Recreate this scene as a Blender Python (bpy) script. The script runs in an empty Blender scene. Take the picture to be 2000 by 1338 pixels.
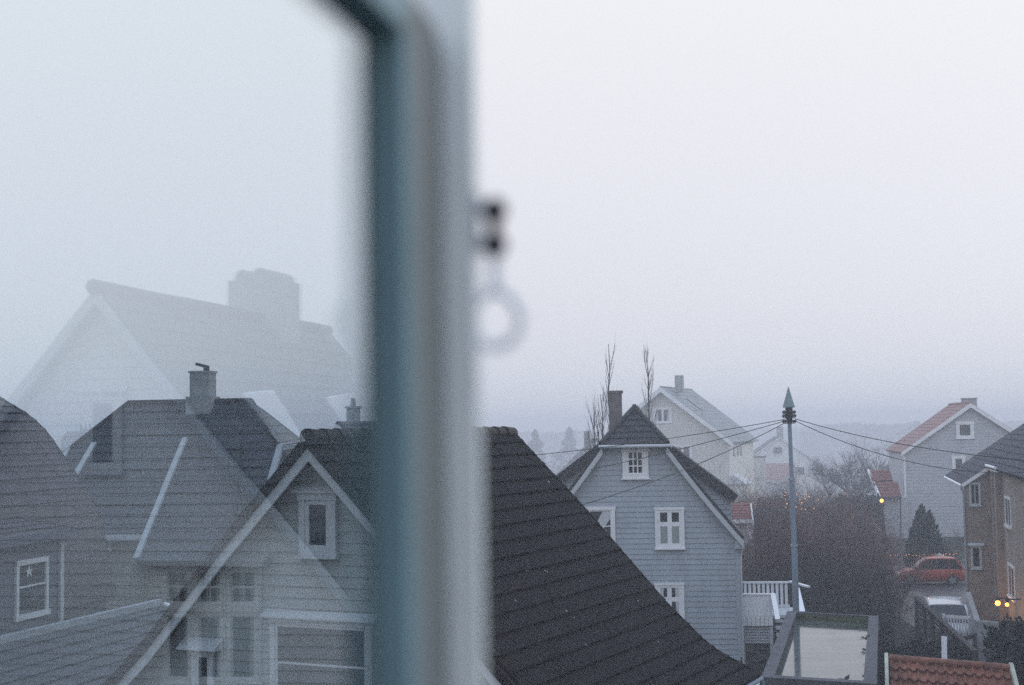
import bpy, math, random
from mathutils import Vector, Matrix
R = math.radians
V = Vector
scene = bpy.context.scene
COL = scene.collection
rnd = random.Random(7)

# ------------------------------------------------------------------ camera model (metres; eye 9 m above the street)
FP = 50.0 / 36.0 * 2000.0
EYE = V((0, 0, 9.0))
PITCH, ROLL = R(3.48), R(-0.9)
CM = Matrix.Rotation(R(90) + PITCH, 3, 'X') @ Matrix.Rotation(ROLL, 3, 'Z')

def ray(px, py):
    d = CM @ V(((px - 1000.0) / FP, (669.0 - py) / FP, -1.0))
    return d / d.y

def at(px, py, Y):
    return EYE + ray(px, py) * Y

def at_z(px, py, z):
    r = ray(px, py)
    return EYE + r * ((z - 9.0) / r.z)

cam_d = bpy.data.cameras.new('camera')
cam = bpy.data.objects.new('camera', cam_d)
COL.objects.link(cam)
cam.matrix_world = Matrix.Translation(EYE) @ CM.to_4x4()
cam_d.lens = 50
cam_d.sensor_width = 36
cam_d.clip_start = 0.02
cam_d.clip_end = 5000
cam_d.dof.use_dof = True
cam_d.dof.focus_distance = 45
cam_d.dof.aperture_fstop = 2.6
scene.camera = cam

# ------------------------------------------------------------------ the open casement's plane
ALPHA = R(11.0)
G = V((math.sin(ALPHA), math.cos(ALPHA), 0))          # along the pane, away from the hinge
N = V((math.cos(ALPHA), -math.sin(ALPHA), 0))         # to the room side
PG = at(728, 650, 1.0)                                # free edge of the pane

def mirror(p):
    return p - N * (2 * (p - PG).dot(N))

# ------------------------------------------------------------------ materials
MATS = {}

def mat(name, col, rough=.6, var=.0, vscale=3.0, bump=0.0, bscale=30.0, spec=.4, metal=0.0, stretch=(1, 1, 1), col2=None, coat=0):
    m = bpy.data.materials.new(name)
    m.use_nodes = True
    nt = m.node_tree
    b = nt.nodes['Principled BSDF']
    b.inputs['Base Color'].default_value = (*col, 1)
    b.inputs['Roughness'].default_value = rough
    b.inputs['Specular IOR Level'].default_value = spec
    b.inputs['Metallic'].default_value = metal
    b.inputs['Coat Weight'].default_value = coat
    if var or bump or col2:
        tc = nt.nodes.new('ShaderNodeTexCoord')
        mp = nt.nodes.new('ShaderNodeMapping')
        mp.inputs['Scale'].default_value = stretch
        nt.links.new(tc.outputs['Object'], mp.inputs['Vector'])
    if var or col2:
        n = nt.nodes.new('ShaderNodeTexNoise')
        n.inputs['Scale'].default_value = vscale
        n.inputs['Detail'].default_value = 8
        n.inputs['Roughness'].default_value = .65
        nt.links.new(mp.outputs[0], n.inputs['Vector'])
        r = nt.nodes.new('ShaderNodeValToRGB')
        lo = [c * (1 - var) for c in col]
        hi = [min(1, c * (1 + var)) for c in (col2 or col)]
        r.color_ramp.elements[0].position = .32
        r.color_ramp.elements[1].position = .68
        r.color_ramp.elements[0].color = (*lo, 1)
        r.color_ramp.elements[1].color = (*hi, 1)
        nt.links.new(n.outputs['Fac'], r.inputs['Fac'])
        nt.links.new(r.outputs['Color'], b.inputs['Base Color'])
    if bump:
        n2 = nt.nodes.new('ShaderNodeTexNoise')
        n2.inputs['Scale'].default_value = bscale
        n2.inputs['Detail'].default_value = 5
        nt.links.new(mp.outputs[0], n2.inputs['Vector'])
        bp = nt.nodes.new('ShaderNodeBump')
        bp.inputs['Strength'].default_value = bump
        bp.inputs['Distance'].default_value = .05
        nt.links.new(n2.outputs['Fac'], bp.inputs['Height'])
        nt.links.new(bp.outputs[0], b.inputs['Normal'])
    MATS[name] = m
    return m

def emit(name, col, s):
    m = bpy.data.materials.new(name)
    m.use_nodes = True
    b = m.node_tree.nodes['Principled BSDF']
    b.inputs['Base Color'].default_value = (*col, 1)
    b.inputs['Emission Color'].default_value = (*col, 1)
    b.inputs['Emission Strength'].default_value = s
    return m

def brick_mat(name, c1, c2, mortar, scale=1.0, dirv=None):
    m = mat(name, c1, .85)
    nt = m.node_tree
    b = nt.nodes['Principled BSDF']
    tc = nt.nodes.new('ShaderNodeTexCoord')
    mp = nt.nodes.new('ShaderNodeMapping')
    if dirv:
        # put the wall's own run on X and the height on Y
        sx = nt.nodes.new('ShaderNodeVectorMath'); sx.operation = 'DOT_PRODUCT'
        sx.inputs[1].default_value = dirv
        nt.links.new(tc.outputs['Object'], sx.inputs[0])
        sep = nt.nodes.new('ShaderNodeSeparateXYZ')
        nt.links.new(tc.outputs['Object'], sep.inputs[0])
        cb = nt.nodes.new('ShaderNodeCombineXYZ')
        nt.links.new(sx.outputs['Value'], cb.inputs[0])
        nt.links.new(sep.outputs['Z'], cb.inputs[1])
        src = cb.outputs[0]
    else:
        src = tc.outputs['Object']
    br = nt.nodes.new('ShaderNodeTexBrick')
    br.inputs['Color1'].default_value = (*c1, 1)
    br.inputs['Color2'].default_value = (*c2, 1)
    br.inputs['Mortar'].default_value = (*mortar, 1)
    br.inputs['Scale'].default_value = 1
    br.inputs['Brick Width'].default_value = .25 * scale
    br.inputs['Row Height'].default_value = .085 * scale
    br.inputs['Mortar Size'].default_value = .012 * scale
    nt.links.new(src, br.inputs['Vector'])
    n = nt.nodes.new('ShaderNodeTexNoise'); n.inputs['Scale'].default_value = 1.3; n.inputs['Detail'].default_value = 6
    nt.links.new(tc.outputs['Object'], n.inputs['Vector'])
    mx = nt.nodes.new('ShaderNodeMix'); mx.data_type = 'RGBA'; mx.blend_type = 'MULTIPLY'
    mx.inputs['Factor'].default_value = .6
    rr = nt.nodes.new('ShaderNodeValToRGB')
    rr.color_ramp.elements[0].position = .3; rr.color_ramp.elements[0].color = (.55, .55, .55, 1)
    rr.color_ramp.elements[1].position = .7
    nt.links.new(n.outputs['Fac'], rr.inputs['Fac'])
    nt.links.new(br.outputs['Color'], mx.inputs['A'])
    nt.links.new(rr.outputs['Color'], mx.inputs['B'])
    nt.links.new(mx.outputs['Result'], b.inputs['Base Color'])
    bp = nt.nodes.new('ShaderNodeBump'); bp.inputs['Strength'].default_value = .5; bp.inputs['Distance'].default_value = .01
    nt.links.new(br.outputs['Fac'], bp.inputs['Height']); bp.invert = True
    nt.links.new(bp.outputs[0], b.inputs['Normal'])
    return m

M_blacktile = mat('black_concrete_tile', (.0062, .0050, .0052), .55, .55, 1.3, .25, 40, spec=.15)
M_bluetile = mat('dark_blue_tile', (.03, .031, .05), .7, .35, 2.0, .3, 30, spec=.2)
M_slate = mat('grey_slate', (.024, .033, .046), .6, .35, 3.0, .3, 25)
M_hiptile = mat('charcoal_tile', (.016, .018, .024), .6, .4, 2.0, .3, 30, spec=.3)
M_palegreyroof = mat('pale_grey_roofing', (.16, .19, .2), .6, .25, 2.0, .2, 30)
M_pinktile = mat('weathered_red_tile', (.29, .17, .155), .8, .25, 3.0, .2, 30)
M_redtile = mat('red_clay_tile', (.19, .07, .06), .7, .3, 4.0, .2, 30)
M_orangetile = mat('orange_clay_pantile', (.17, .052, .026), .55, .55, 2.3, .3, 40, col2=(.2, .075, .045))
M_greypaint = mat('blue_grey_house_paint', (.36, .41, .455), .6, .14, 1.6, .05, 60, stretch=(1, 1, .3))
M_palepaint = mat('pale_grey_house_paint', (.31, .345, .34), .6, .15, 1.6, .05, 60, stretch=(1, 1, .3))
M_white = mat('white_house_paint', (.68, .69, .69), .55, .06, 1.5)
M_cream = mat('cream_house_paint', (.62, .62, .57), .6, .07, 1.2)
M_refwhite = mat('bright_white_house_paint', (.8, .8, .78), .6, .06, 1.2)
M_whitegrey = mat('off_white_house_paint', (.45, .47, .5), .6, .08, 1.2)
M_beige = mat('beige_house_paint', (.30, .31, .27), .6, .1, 1.2)
M_fogwhite = mat('white_render', (.78, .79, .78), .8, .07, .8)
M_trim = mat('white_trim_paint', (.82, .84, .86), .45, .05, 2.5)
M_trimgrey = mat('pale_grey_trim_paint', (.5, .54, .56), .5, .06, 2.5)
M_darktrim = mat('dark_trim_paint', (.03, .032, .036), .5, .2, 3)
M_winglass = mat('window_glass', (.012, .016, .022), .04, 0, spec=.5)
M_litglass = mat('window_glass_dim_room', (.035, .045, .05), .05, 0, spec=.5)
M_curtain = mat('white_curtain', (.55, .58, .6), .8, .1, 8)
M_blind = mat('pale_green_blind', (.28, .33, .32), .8, .12, 8)
M_concrete = mat('grey_concrete', (.33, .34, .34), .85, .2, 1.5, .2, 20)
M_render = mat('grey_chimney_render', (.28, .30, .31), .85, .2, 2.0, .2, 20)
M_chimneybrick = mat('dull_brown_brick', (.16, .14, .14), .85, .3, 5.0, .3, 14)
M_metal = mat('galvanised_metal', (.33, .38, .42), .45, .15, 3, metal=.4)
M_greenmetal = mat('weathered_green_copper', (.17, .235, .25), .6, .25, 4, .1, 20)
M_polewood = mat('blue_grey_painted_steel', (.20, .26, .32), .6, .2, 3, stretch=(1, 1, .15))
M_cable = mat('black_cable', (.012, .012, .014), .6)
M_insul = mat('dark_ceramic', (.02, .018, .02), .3)
M_darkmetal = mat('dark_steel', (.02, .022, .035), .35, metal=.3)
M_palemetal = mat('pale_nickel', (.8, .82, .86), .4)
M_wood = mat('weathered_wood', (.06, .052, .05), .85, .35, 4, .3, 20)
M_darkwood = mat('dark_stained_wood', (.018, .014, .012), .8, .4, 4, .2, 20)
M_parapet = mat('grey_painted_parapet', (.06, .063, .075), .7, .4, 2.2, .2, 25)
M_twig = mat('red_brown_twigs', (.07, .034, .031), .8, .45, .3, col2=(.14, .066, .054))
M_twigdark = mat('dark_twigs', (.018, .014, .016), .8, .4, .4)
M_twiggrey = mat('grey_twigs', (.07, .07, .09), .8, .25, .4)
M_bark = mat('grey_bark', (.06, .058, .06), .9, .3, 5)
M_leafdark = mat('dark_evergreen_leaves', (.018, .032, .028), .7, .5, .9)
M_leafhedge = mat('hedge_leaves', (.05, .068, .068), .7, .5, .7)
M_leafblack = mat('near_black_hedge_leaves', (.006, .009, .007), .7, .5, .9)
M_palebush = mat('pale_frosted_leaves', (.2, .225, .235), .8, .25, 1.5)
M_farwood = mat('far_conifer_needles', (.03, .042, .04), .8, .4, .2)
M_redcar = mat('red_car_paint', (.36, .05, .022), .35, .06, 4, coat=.6)
M_whitecar = mat('white_car_paint', (.66, .69, .72), .35, .04, 4, coat=.6)
M_darkcar = mat('dark_blue_car_paint', (.02, .024, .034), .3, .1, 3, coat=.5)
M_carglass = mat('car_window_glass', (.01, .014, .018), .05)
M_rubber = mat('black_rubber', (.012, .012, .012), .8)
M_alloy = mat('alloy_rim', (.4, .44, .47), .4, .1, 4, metal=.5)
M_lens = mat('clear_headlight', (.75, .78, .8), .15)
M_lensred = mat('red_tail_light', (.4, .02, .02), .2)
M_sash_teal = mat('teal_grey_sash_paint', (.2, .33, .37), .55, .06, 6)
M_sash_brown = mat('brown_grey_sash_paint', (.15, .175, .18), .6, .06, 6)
M_sash_white = mat('pale_sash_paint', (.74, .79, .79), .5, .05, 6)
M_bulb = emit('warm_fairy_bulb', (1, .40, .13), 1.5)
M_lamp = emit('warm_lamp', (1, .38, .08), 3.5)
M_headlit = emit('dim_headlight_glow', (1, .9, .75), 1.2)
M_ownwall = mat('white_own_house_paint', (.6, .61, .6), .6, .06, 1.5)
M_church = mat('dark_stone', (.08, .085, .09), .9, .2, 1)

# ------------------------------------------------------------------ mesh builder
class MB:
    def __init__(s):
        s.v, s.f = [], []

    def face(s, *pts):
        b = len(s.v)
        s.v.extend(V(p) for p in pts)
        s.f.append(tuple(range(b, b + len(pts))))

    def grid(s, rows):
        b = len(s.v)
        n = len(rows[0])
        for r in rows:
            s.v.extend(r)
        for i in range(len(rows) - 1):
            for j in range(n - 1):
                s.f.append((b + i * n + j, b + i * n + j + 1, b + (i + 1) * n + j + 1, b + (i + 1) * n + j))

    def hexa(s, c):
        b = len(s.v)
        s.v.extend(V(p) for p in c)
        for q in ((0, 3, 2, 1), (4, 5, 6, 7), (0, 1, 5, 4), (1, 2, 6, 5), (2, 3, 7, 6), (3, 0, 4, 7)):
            s.f.append(tuple(b + k for k in q))

    def prism(s, pts, off):
        b = len(s.v)
        n = len(pts)
        s.v.extend(V(p) for p in pts)
        s.v.extend(V(p) + off for p in pts)
        s.f.append(tuple(b + i for i in range(n)))
        s.f.append(tuple(b + n + i for i in reversed(range(n))))
        for i in range(n):
            j = (i + 1) % n
            s.f.append((b + j, b + i, b + n + i, b + n + j))

    def box(s, x0, x1, y0, y1, z0, z1):
        s.hexa([(x0, y0, z0), (x1, y0, z0), (x1, y1, z0), (x0, y1, z0), (x0, y0, z1), (x1, y0, z1), (x1, y1, z1), (x0, y1, z1)])

    def bar(s, a, b, w, h, up=V((0, 0, 1))):
        a, b = V(a), V(b)
        d = (b - a).normalized()
        x = d.cross(up).normalized() * (w / 2)
        y = x.cross(d).normalized() * (h / 2)
        s.hexa([a - x - y, a + x - y, a + x + y, a - x + y, b - x - y, b + x - y, b + x + y, b - x + y])

    def tube(s, pts, rad, n=8, cap=True):
        pts = [V(p) for p in pts]
        if not isinstance(rad, (list, tuple)):
            rad = [rad] * len(pts)
        b = len(s.v)
        for i, p in enumerate(pts):
            d = pts[min(i + 1, len(pts) - 1)] - pts[max(i - 1, 0)]
            d = d.normalized() if d.length > 1e-9 else V((0, 0, 1))
            x = d.cross(V((0, 0, 1)) if abs(d.z) < .95 else V((1, 0, 0))).normalized()
            y = d.cross(x)
            for k in range(n):
                a = 2 * math.pi * k / n
                s.v.append(p + (x * math.cos(a) + y * math.sin(a)) * rad[i])
        for i in range(len(pts) - 1):
            for k in range(n):
                k2 = (k + 1) % n
                s.f.append((b + i * n + k, b + i * n + k2, b + (i + 1) * n + k2, b + (i + 1) * n + k))
        if cap:
            s.f.append(tuple(b + k for k in reversed(range(n))))
            e = b + (len(pts) - 1) * n
            s.f.append(tuple(e + k for k in range(n)))

    def ball(s, c, r, n=8, m=6, sz=1.0):
        rows = []
        for i in range(m + 1):
            t = math.pi * i / m
            rows.append([V(c) + V((math.sin(t) * math.cos(2 * math.pi * k / n) * r, math.sin(t) * math.sin(2 * math.pi * k / n) * r, math.cos(t) * r * sz)) for k in range(n + 1)])
        s.grid(rows)

def obj(name, mb, m, parent=None, origin=None, smooth=False):
    """one mesh object; vertices are given in world space, origin = the world place of the thing's root"""
    me = bpy.data.meshes.new(name)
    o0 = origin or V((0, 0, 0))
    me.from_pydata([tuple(v - o0) for v in mb.v], [], mb.f)
    me.materials.append(m)
    if smooth:
        me.polygons.foreach_set('use_smooth', [True] * len(me.polygons))
    me.update()
    o = bpy.data.objects.new(name, me)
    COL.objects.link(o)
    if parent is not None:
        o.parent = parent
    return o

class Thing:
    def __init__(s, name, label, cat, loc, group=None):
        s.o = bpy.data.objects.new(name, None)
        s.o.empty_display_size = .3
        COL.objects.link(s.o)
        s.loc = V(loc)
        s.o.location = s.loc
        s.o['label'] = label
        s.o['category'] = cat
        if group:
            s.o['group'] = group

    def part(s, name, mb, m, parent=None, label=None, smooth=False, stuff=False):
        o = obj(name, mb, m, parent or s.o, s.loc, smooth)
        if label:
            o['label'] = label
        if stuff:
            o['kind'] = 'stuff'
        return o

def single(name, mb, m, label, cat, loc, group=None, smooth=False):
    o = obj(name, mb, m, None, V(loc), smooth)
    o.location = V(loc)
    o['label'] = label
    o['category'] = cat
    if group:
        o['group'] = group
    return o

def kind(name, mb, m, k, label=None):
    o = obj(name, mb, m)
    o['kind'] = k
    if label:
        o['label'] = label
    return o

# ------------------------------------------------------------------ local frames for houses
class Fr:
    """s = to the right along the facade, t = away from the viewer, z = height above the street"""
    def __init__(s, P, az, mir=False):
        s.O = V((P[0], P[1], 0))
        a = R(az)
        s.S = V((math.cos(a), -math.sin(a), 0))
        s.T = V((math.sin(a), math.cos(a), 0))
        s.mir = mir

    def sz(s, px, py, t=0.0):
        r = ray(px, py)
        q = s.O + s.T * t
        k = ((q - EYE).dot(s.T)) / r.dot(s.T)
        p = EYE + r * k
        return (p - s.O).dot(s.S), p.z

    def tz(s, px, py, sv=0.0):
        r = ray(px, py)
        q = s.O + s.S * sv
        k = ((q - EYE).dot(s.S)) / r.dot(s.S)
        p = EYE + r * k
        return (p - s.O).dot(s.T), p.z

    def w(s, a, t, z):
        p = s.O + s.S * a + s.T * t
        p = V((p.x, p.y, z))
        return mirror(p) if s.mir else p

    def box(s, mb, s0, s1, t0, t1, z0, z1):
        w = s.w
        mb.hexa([w(s0, t0, z0), w(s1, t0, z0), w(s1, t1, z0), w(s0, t1, z0), w(s0, t0, z1), w(s1, t0, z1), w(s1, t1, z1), w(s0, t1, z1)])

    def prism(s, mb, pts, t0, t1):
        a = [s.w(p[0], t0, p[1]) for p in pts]
        off = s.w(0, t1, 0) - s.w(0, t0, 0)
        mb.prism(a, off)

    def prism_s(s, mb, pts, s0, s1):
        a = [s.w(s0, p[0], p[1]) for p in pts]
        off = s.w(s1, 0, 0) - s.w(s0, 0, 0)
        mb.prism(a, off)

def span(poly, z):
    xs = []
    n = len(poly)
    for i in range(n):
        (a, za), (b, zb) = poly[i], poly[(i + 1) % n]
        if abs(za - zb) < 1e-9:
            if abs(z - za) < 1e-6:
                xs += [a, b]
            continue
        if min(za, zb) - 1e-6 <= z <= max(za, zb) + 1e-6:
            xs.append(a + (b - a) * (z - za) / (zb - za))
    return (min(xs), max(xs)) if xs else None

def clap(mb, F, t, poly, z0, z1, h, out=.022):
    """overlapping horizontal weatherboards over the polygon, facing -t"""
    z = z0
    while z < z1 - 1e-4:
        zt = min(z + h, z1)
        a, b = span(poly, z + 1e-5), span(poly, zt - 1e-5)
        if a and b:
            jit = rnd.uniform(-.003, .003)
            lo, hi = t - out + jit, t - .004
            mb.face(F.w(a[0], lo, z), F.w(a[1], lo, z), F.w(b[1], hi, zt), F.w(b[0], hi, zt))
            mb.face(F.w(a[0], t, z), F.w(a[1], t, z), F.w(a[1], lo, z), F.w(a[0], lo, z))
        z = zt

def clap_side(mb, F, sv, sgn, t0, t1, z0, z1, h, out=.022):
    z = z0
    while z < z1 - 1e-4:
        zt = min(z + h, z1)
        lo, hi = sv + sgn * out, sv + sgn * .004
        mb.face(F.w(lo, t0, z), F.w(lo, t1, z), F.w(hi, t1, zt), F.w(hi, t0, zt))
        mb.face(F.w(sv, t0, z), F.w(sv, t1, z), F.w(lo, t1, z), F.w(lo, t0, z))
        z = zt

def tiles(mb, P, nv, ncol, amp=.02, waves=0, step=.03, th=.1, vexp=None):
    """courses of roof tiles over the patch P(u,v): v=0 ridge, v=1 eave; each course laps the one below"""
    e = 1e-3
    nrm = (P(.5 + e, .5) - P(.5, .5)).cross(P(.5, .5 + e) - P(.5, .5))
    nrm.normalize()
    flip = nrm.z < 0
    def nn(u, v):
        v2 = min(v, 1 - 1e-3)
        q = (P(.5 + e, v2) - P(.5, v2)).cross(P(.5, v2 + e) - P(.5, v2))
        q.normalize()
        return -q if q.z < 0 else q
    for i in range(nv):
        v0, v1 = i / nv, (i + 1) / nv
        n0, n1 = nn(.5, v0), nn(.5, v1)
        r0, r1, r2 = [], [], []
        jit = rnd.uniform(-.004, .004)
        for k in range(ncol + 1):
            u = k / ncol
            ph = amp * math.cos(2 * math.pi * waves * u) if waves else 0
            r0.append(P(u, v0) + n0 * (.004 + amp + ph))
            q = P(u, v1)
            r1.append(q + n1 * (step + amp + ph + jit))
            r2.append(q + n1 * (ph * .5 - .004))
        mb.grid([r0, r1, r2])
    # underside and edges
    rows = []
    for i in range(nv + 1):
        v = i / nv
        rows.append([P(0, v) - nn(.5, v) * th, P(1, v) - nn(.5, v) * th])
    mb.grid(rows)
    for u in (0, 1):
        mb.grid([[P(u, i / nv) - nn(.5, i / nv) * th, P(u, i / nv) + nn(.5, i / nv) * step * 1.2] for i in range(nv + 1)])
    mb.face(P(0, 1) - nn(.5, 1) * th, P(1, 1) - nn(.5, 1) * th, P(1, 1) + nn(.5, 1) * step, P(0, 1) + nn(.5, 1) * step)

def bil(a, b, c, d):
    """a ridge start, b ridge end, c eave end, d eave start"""
    def P(u, v):
        return (a * (1 - u) + b * u) * (1 - v) + (d * (1 - u) + c * u) * v
    return P

def window(T, F, s0, s1, z0, z1, t=0.0, cols=2, rows=1, casing=.11, sash=.05, bar=.035, frame=None, glass=None,
           hood=0, sill=True, curtain=None, cmat=None, cas_label=None, split=None, depth=.05):
    """casing, sash bars and pane; split = heights (0..1) of transoms"""
    frame = frame or M_trim
    glass = glass or M_winglass
    t = t - .042                      # stand clear of the lapped boards
    mb = MB()
    F.box(mb, s0 - casing, s0, t - depth, t + .01, z0, z1)
    F.box(mb, s1, s1 + casing, t - depth, t + .01, z0, z1)
    F.box(mb, s0 - casing * 1.2, s1 + casing * 1.2, t - depth - .01, t + .01, z1, z1 + casing)
    F.box(mb, s0 - casing * 1.05, s1 + casing * 1.05, t - depth - .005, t + .01, z0 - casing * .8, z0)
    d2 = t - depth + .018
    F.box(mb, s0, s0 + sash, d2, t + .005, z0, z1)
    F.box(mb, s1 - sash, s1, d2, t + .005, z0, z1)
    F.box(mb, s0 + sash, s1 - sash, d2, t + .005, z1 - sash, z1)
    F.box(mb, s0 + sash, s1 - sash, d2, t + .005, z0, z0 + sash)
    a0, a1, b0, b1 = s0 + sash, s1 - sash, z0 + sash, z1 - sash
    for i in range(1, cols):
        c = a0 + (a1 - a0) * i / cols
        F.box(mb, c - bar / 2, c + bar / 2, d2 + .004, t + .003, b0, b1)
    hs = split if split is not None else [i / rows for i in range(1, rows)]
    for q in hs:
        c = b0 + (b1 - b0) * q
        F.box(mb, a0, a1, d2 + .006, t + .002, c - bar / 2, c + bar / 2)
    w = T.part('window', mb, frame)
    pb = MB()
    F.box(pb, a0 - .004, a1 + .004, t - .015, t - .006, b0 - .004, b1 + .004)
    T.part('pane', pb, glass, w)
    if curtain:
        for pts in curtain:
            cb = MB()
            F.prism(cb, [(a0 + (a1 - a0) * x, b0 + (b1 - b0) * y) for x, y in pts], t - .0195, t - .0165)
            T.part('curtain', cb, cmat or M_curtain, w)
    if sill:
        sb = MB()
        F.box(sb, s0 - casing * 1.3, s1 + casing * 1.3, t - depth - .05, t + .01, z0 - casing * .8 - .05, z0 - casing * .8 - .002)
        T.part('sill', sb, frame, w)
    if hood:
        hb = MB()
        zz = z1 + casing + .004
        F.prism_s(hb, [(t + .0, zz + hood), (t - hood * 1.2, zz + .03), (t - hood * 1.2, zz), (t + .0, zz)], s0 - casing - hood * .9, s1 + casing + hood * .9)
        T.part('hood', hb, frame, w)
    return w

def gable_house(name, label, F, sc, hw, ze, zr, L, wall, roofm, trim=None, boards=.14, over=.3, eo=.35, nv=12, waves=0, ncol=4,
                amp=0, step=.03, verge=.22, group=None, side=0, side_h=.16, cat='house', z0=0.0):
    trim = trim or M_trim
    T = Thing(name, label, cat, F.w(sc, 0, z0), group)
    poly = [(sc - hw, z0), (sc + hw, z0), (sc + hw, ze), (sc, zr), (sc - hw, ze)]
    mb = MB()
    F.prism(mb, poly, 0, L)
    if boards:
        clap(mb, F, 0, poly, z0 + .3, zr, boards)
    if side:
        clap_side(mb, F, sc + hw if side > 0 else sc - hw, 1 if side > 0 else -1, 0, L, z0 + .3, ze, side_h)
    T.part('wall', mb, wall)
    k = (zr - ze) / hw
    for sg in (-1, 1):
        mb = MB()
        e = hw + eo
        zt, zb = zr + .06, zr + .06 - k * e
        A, B = F.w(sc, -over, zt), F.w(sc, L + over, zt)
        C, D = F.w(sc + sg * e, L + over, zb), F.w(sc + sg * e, -over, zb)
        tiles(mb, bil(A, B, C, D), nv, ncol, amp, waves, step, .1)
        T.part('roof', mb, roofm)
        vb = MB()
        pts = [(sc, zt + .02), (sc + sg * (e + .02), zb + .0), (sc + sg * (e + .02), zb - verge), (sc, zt - verge * 1.15)]
        F.prism(vb, pts, -over - .045, -over - .012)
        F.prism(vb, [(p[0], p[1] - .0) for p in [(sc, zt - verge * .9), (sc + sg * e, zb - verge * .75), (sc + sg * e, zb - verge * .85), (sc, zt - verge)]], -over - .012, -.03)
        T.part('verge_board', vb, trim)
    rb = MB()
    rb.tube([F.w(sc, -over - .02, zr + .1), F.w(sc, L + over, zr + .1)], .1, 8)
    T.part('ridge_tile', rb, roofm)
    for sg in (-1, 1):
        cb = MB()
        F.box(cb, sc + sg * hw - .07, sc + sg * hw + .07, -.04, .02, z0 + .3, ze)
        T.part('corner_board', cb, trim)
    return T

def chimney(T, F, s0, s1, t0, t1, z0, z1, m, pots=0, cap=True):
    mb = MB()
    F.box(mb, s0, s1, t0, t1, z0, z1)
    if cap:
        F.box(mb, s0 - .05, s1 + .05, t0 - .05, t1 + .05, z1, z1 + .1)
    c = T.part('chimney', mb, m)
    for i in range(pots):
        pb = MB()
        x = s0 + (s1 - s0) * (i + .5) / pots
        p = F.w(x, (t0 + t1) / 2, z1 + .1)
        pb.tube([p, p + V((0, 0, .35))], [.13, .1], 10)
        T.part('chimney_pot', pb, m, c)
    return c

# ================================================================== GROUND, ROADS
# level by the house, then falling away into the valley where the far houses stand
GY = (-30, 0, 60, 116, 150, 200, 260, 330, 430, 600, 900, 1280)
GZ = (0, 0, 0, 0, -1.6, -4.2, -7.0, -9.8, -12.6, -14, -14, -14)
def ground_h(y):
    for i in range(1, len(GY)):
        if y <= GY[i]:
            k = (y - GY[i - 1]) / (GY[i] - GY[i - 1])
            return GZ[i - 1] + (GZ[i] - GZ[i - 1]) * k
    return GZ[-1]

mb = MB()
mb.grid([[V((x, y, z)) for x in (-880, -300, 0, 300, 880)] for y, z in zip(GY, GZ)])
M_soil = mat('winter_garden_soil', (.018, .016, .014), .9, .5, .25, .5, 3, col2=(.03, .032, .022))
kind('ground', mb, M_soil, 'structure')
M_asphalt = mat('wet_asphalt', (.05, .053, .058), .38, .3, .6, .2, 20)
mb = MB()
a, b = at_z(1740, 1180, .004), at_z(1905, 1150, .004)
mb.face((14.9, 44, .004), (19.2, 44, .004), (24.6, 74, .004), (24.6, 86, .004), (19, 86, .004), (17.4, 61, .004))
kind('driveway', mb, M_asphalt, 'structure')
mb = MB()
mb.face((4, 86, .006), (60, 80, .006), (60, 87, .006), (4, 92, .006))
kind('road', mb, M_asphalt, 'structure')

# ================================================================== NEAR HOUSE WITH BLACK ROOF
F = Fr(at(603, 858, 24), 26)
L = 7.75
T = Thing('house', 'nearest pale timber house, black ribbed tile roof, steep gable seen through the pane', 'house', F.w(0, .4, 0))
zr = 8.92
prof = [(0, 0)]
for q in ((1139, 994), (1298, 1178), (1348, 1228), (1373, 1254), (1400, 1274), (1453, 1303), (1482, 1319)):
    a_ = F.sz(*q, L)
    prof.append((a_[0], a_[1] - zr - .03))
plen = [0]
for i in range(1, len(prof)):
    plen.append(plen[-1] + math.hypot(prof[i][0] - prof[i - 1][0], prof[i][1] - prof[i - 1][1]))
def off(dz, sg=1):
    return [(sg * p[0], zr + p[1] + dz) for p in prof]

def pprof(v):
    d = v * plen[-1]
    for i in range(1, len(prof)):
        if d <= plen[i] + 1e-9 or i == len(prof) - 1:
            k = (d - plen[i - 1]) / (plen[i] - plen[i - 1])
            return prof[i - 1][0] + (prof[i][0] - prof[i - 1][0]) * k, prof[i - 1][1] + (prof[i][1] - prof[i - 1][1]) * k

for sg in (1, -1):
    mb = MB()
    def P(u, v, sg=sg):
        s, dz = pprof(v)
        return F.w(sg * s, u * L, zr + dz)
    tiles(mb, P, 21, 462 if sg > 0 else 60, .016 if sg > 0 else 0, 66 if sg > 0 else 0, .065, .12)
    T.part('roof', mb, M_blacktile)
zw = zr - .16
ek, zk = prof[5][0], zw + prof[5][1]
poly = [(-ek, 0), (ek, 0), (ek, zk), (prof[2][0], zw + prof[2][1]), (0, zw), (-prof[2][0], zw + prof[2][1]), (-ek, zk)]
mb = MB()
F.prism(mb, poly, .4, L - .4)
clap(mb, F, .4, poly, 2.0, zw, .19, .026)
T.part('wall', mb, M_palepaint)
for sg in (-1, 1):
    mb = MB()
    F.prism(mb, off(-.17, sg) + off(-.40, sg)[::-1], -.03, .02)
    T.part('verge_board', mb, M_trimgrey)
    mb = MB()
    F.prism(mb, off(.05, sg) + off(-.16, sg)[::-1], -.10, -.04)
    F.prism(mb, off(-.165, sg) + off(-.21, sg)[::-1], .03, .39)
    T.part('verge_tile', mb, M_blacktile)
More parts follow.
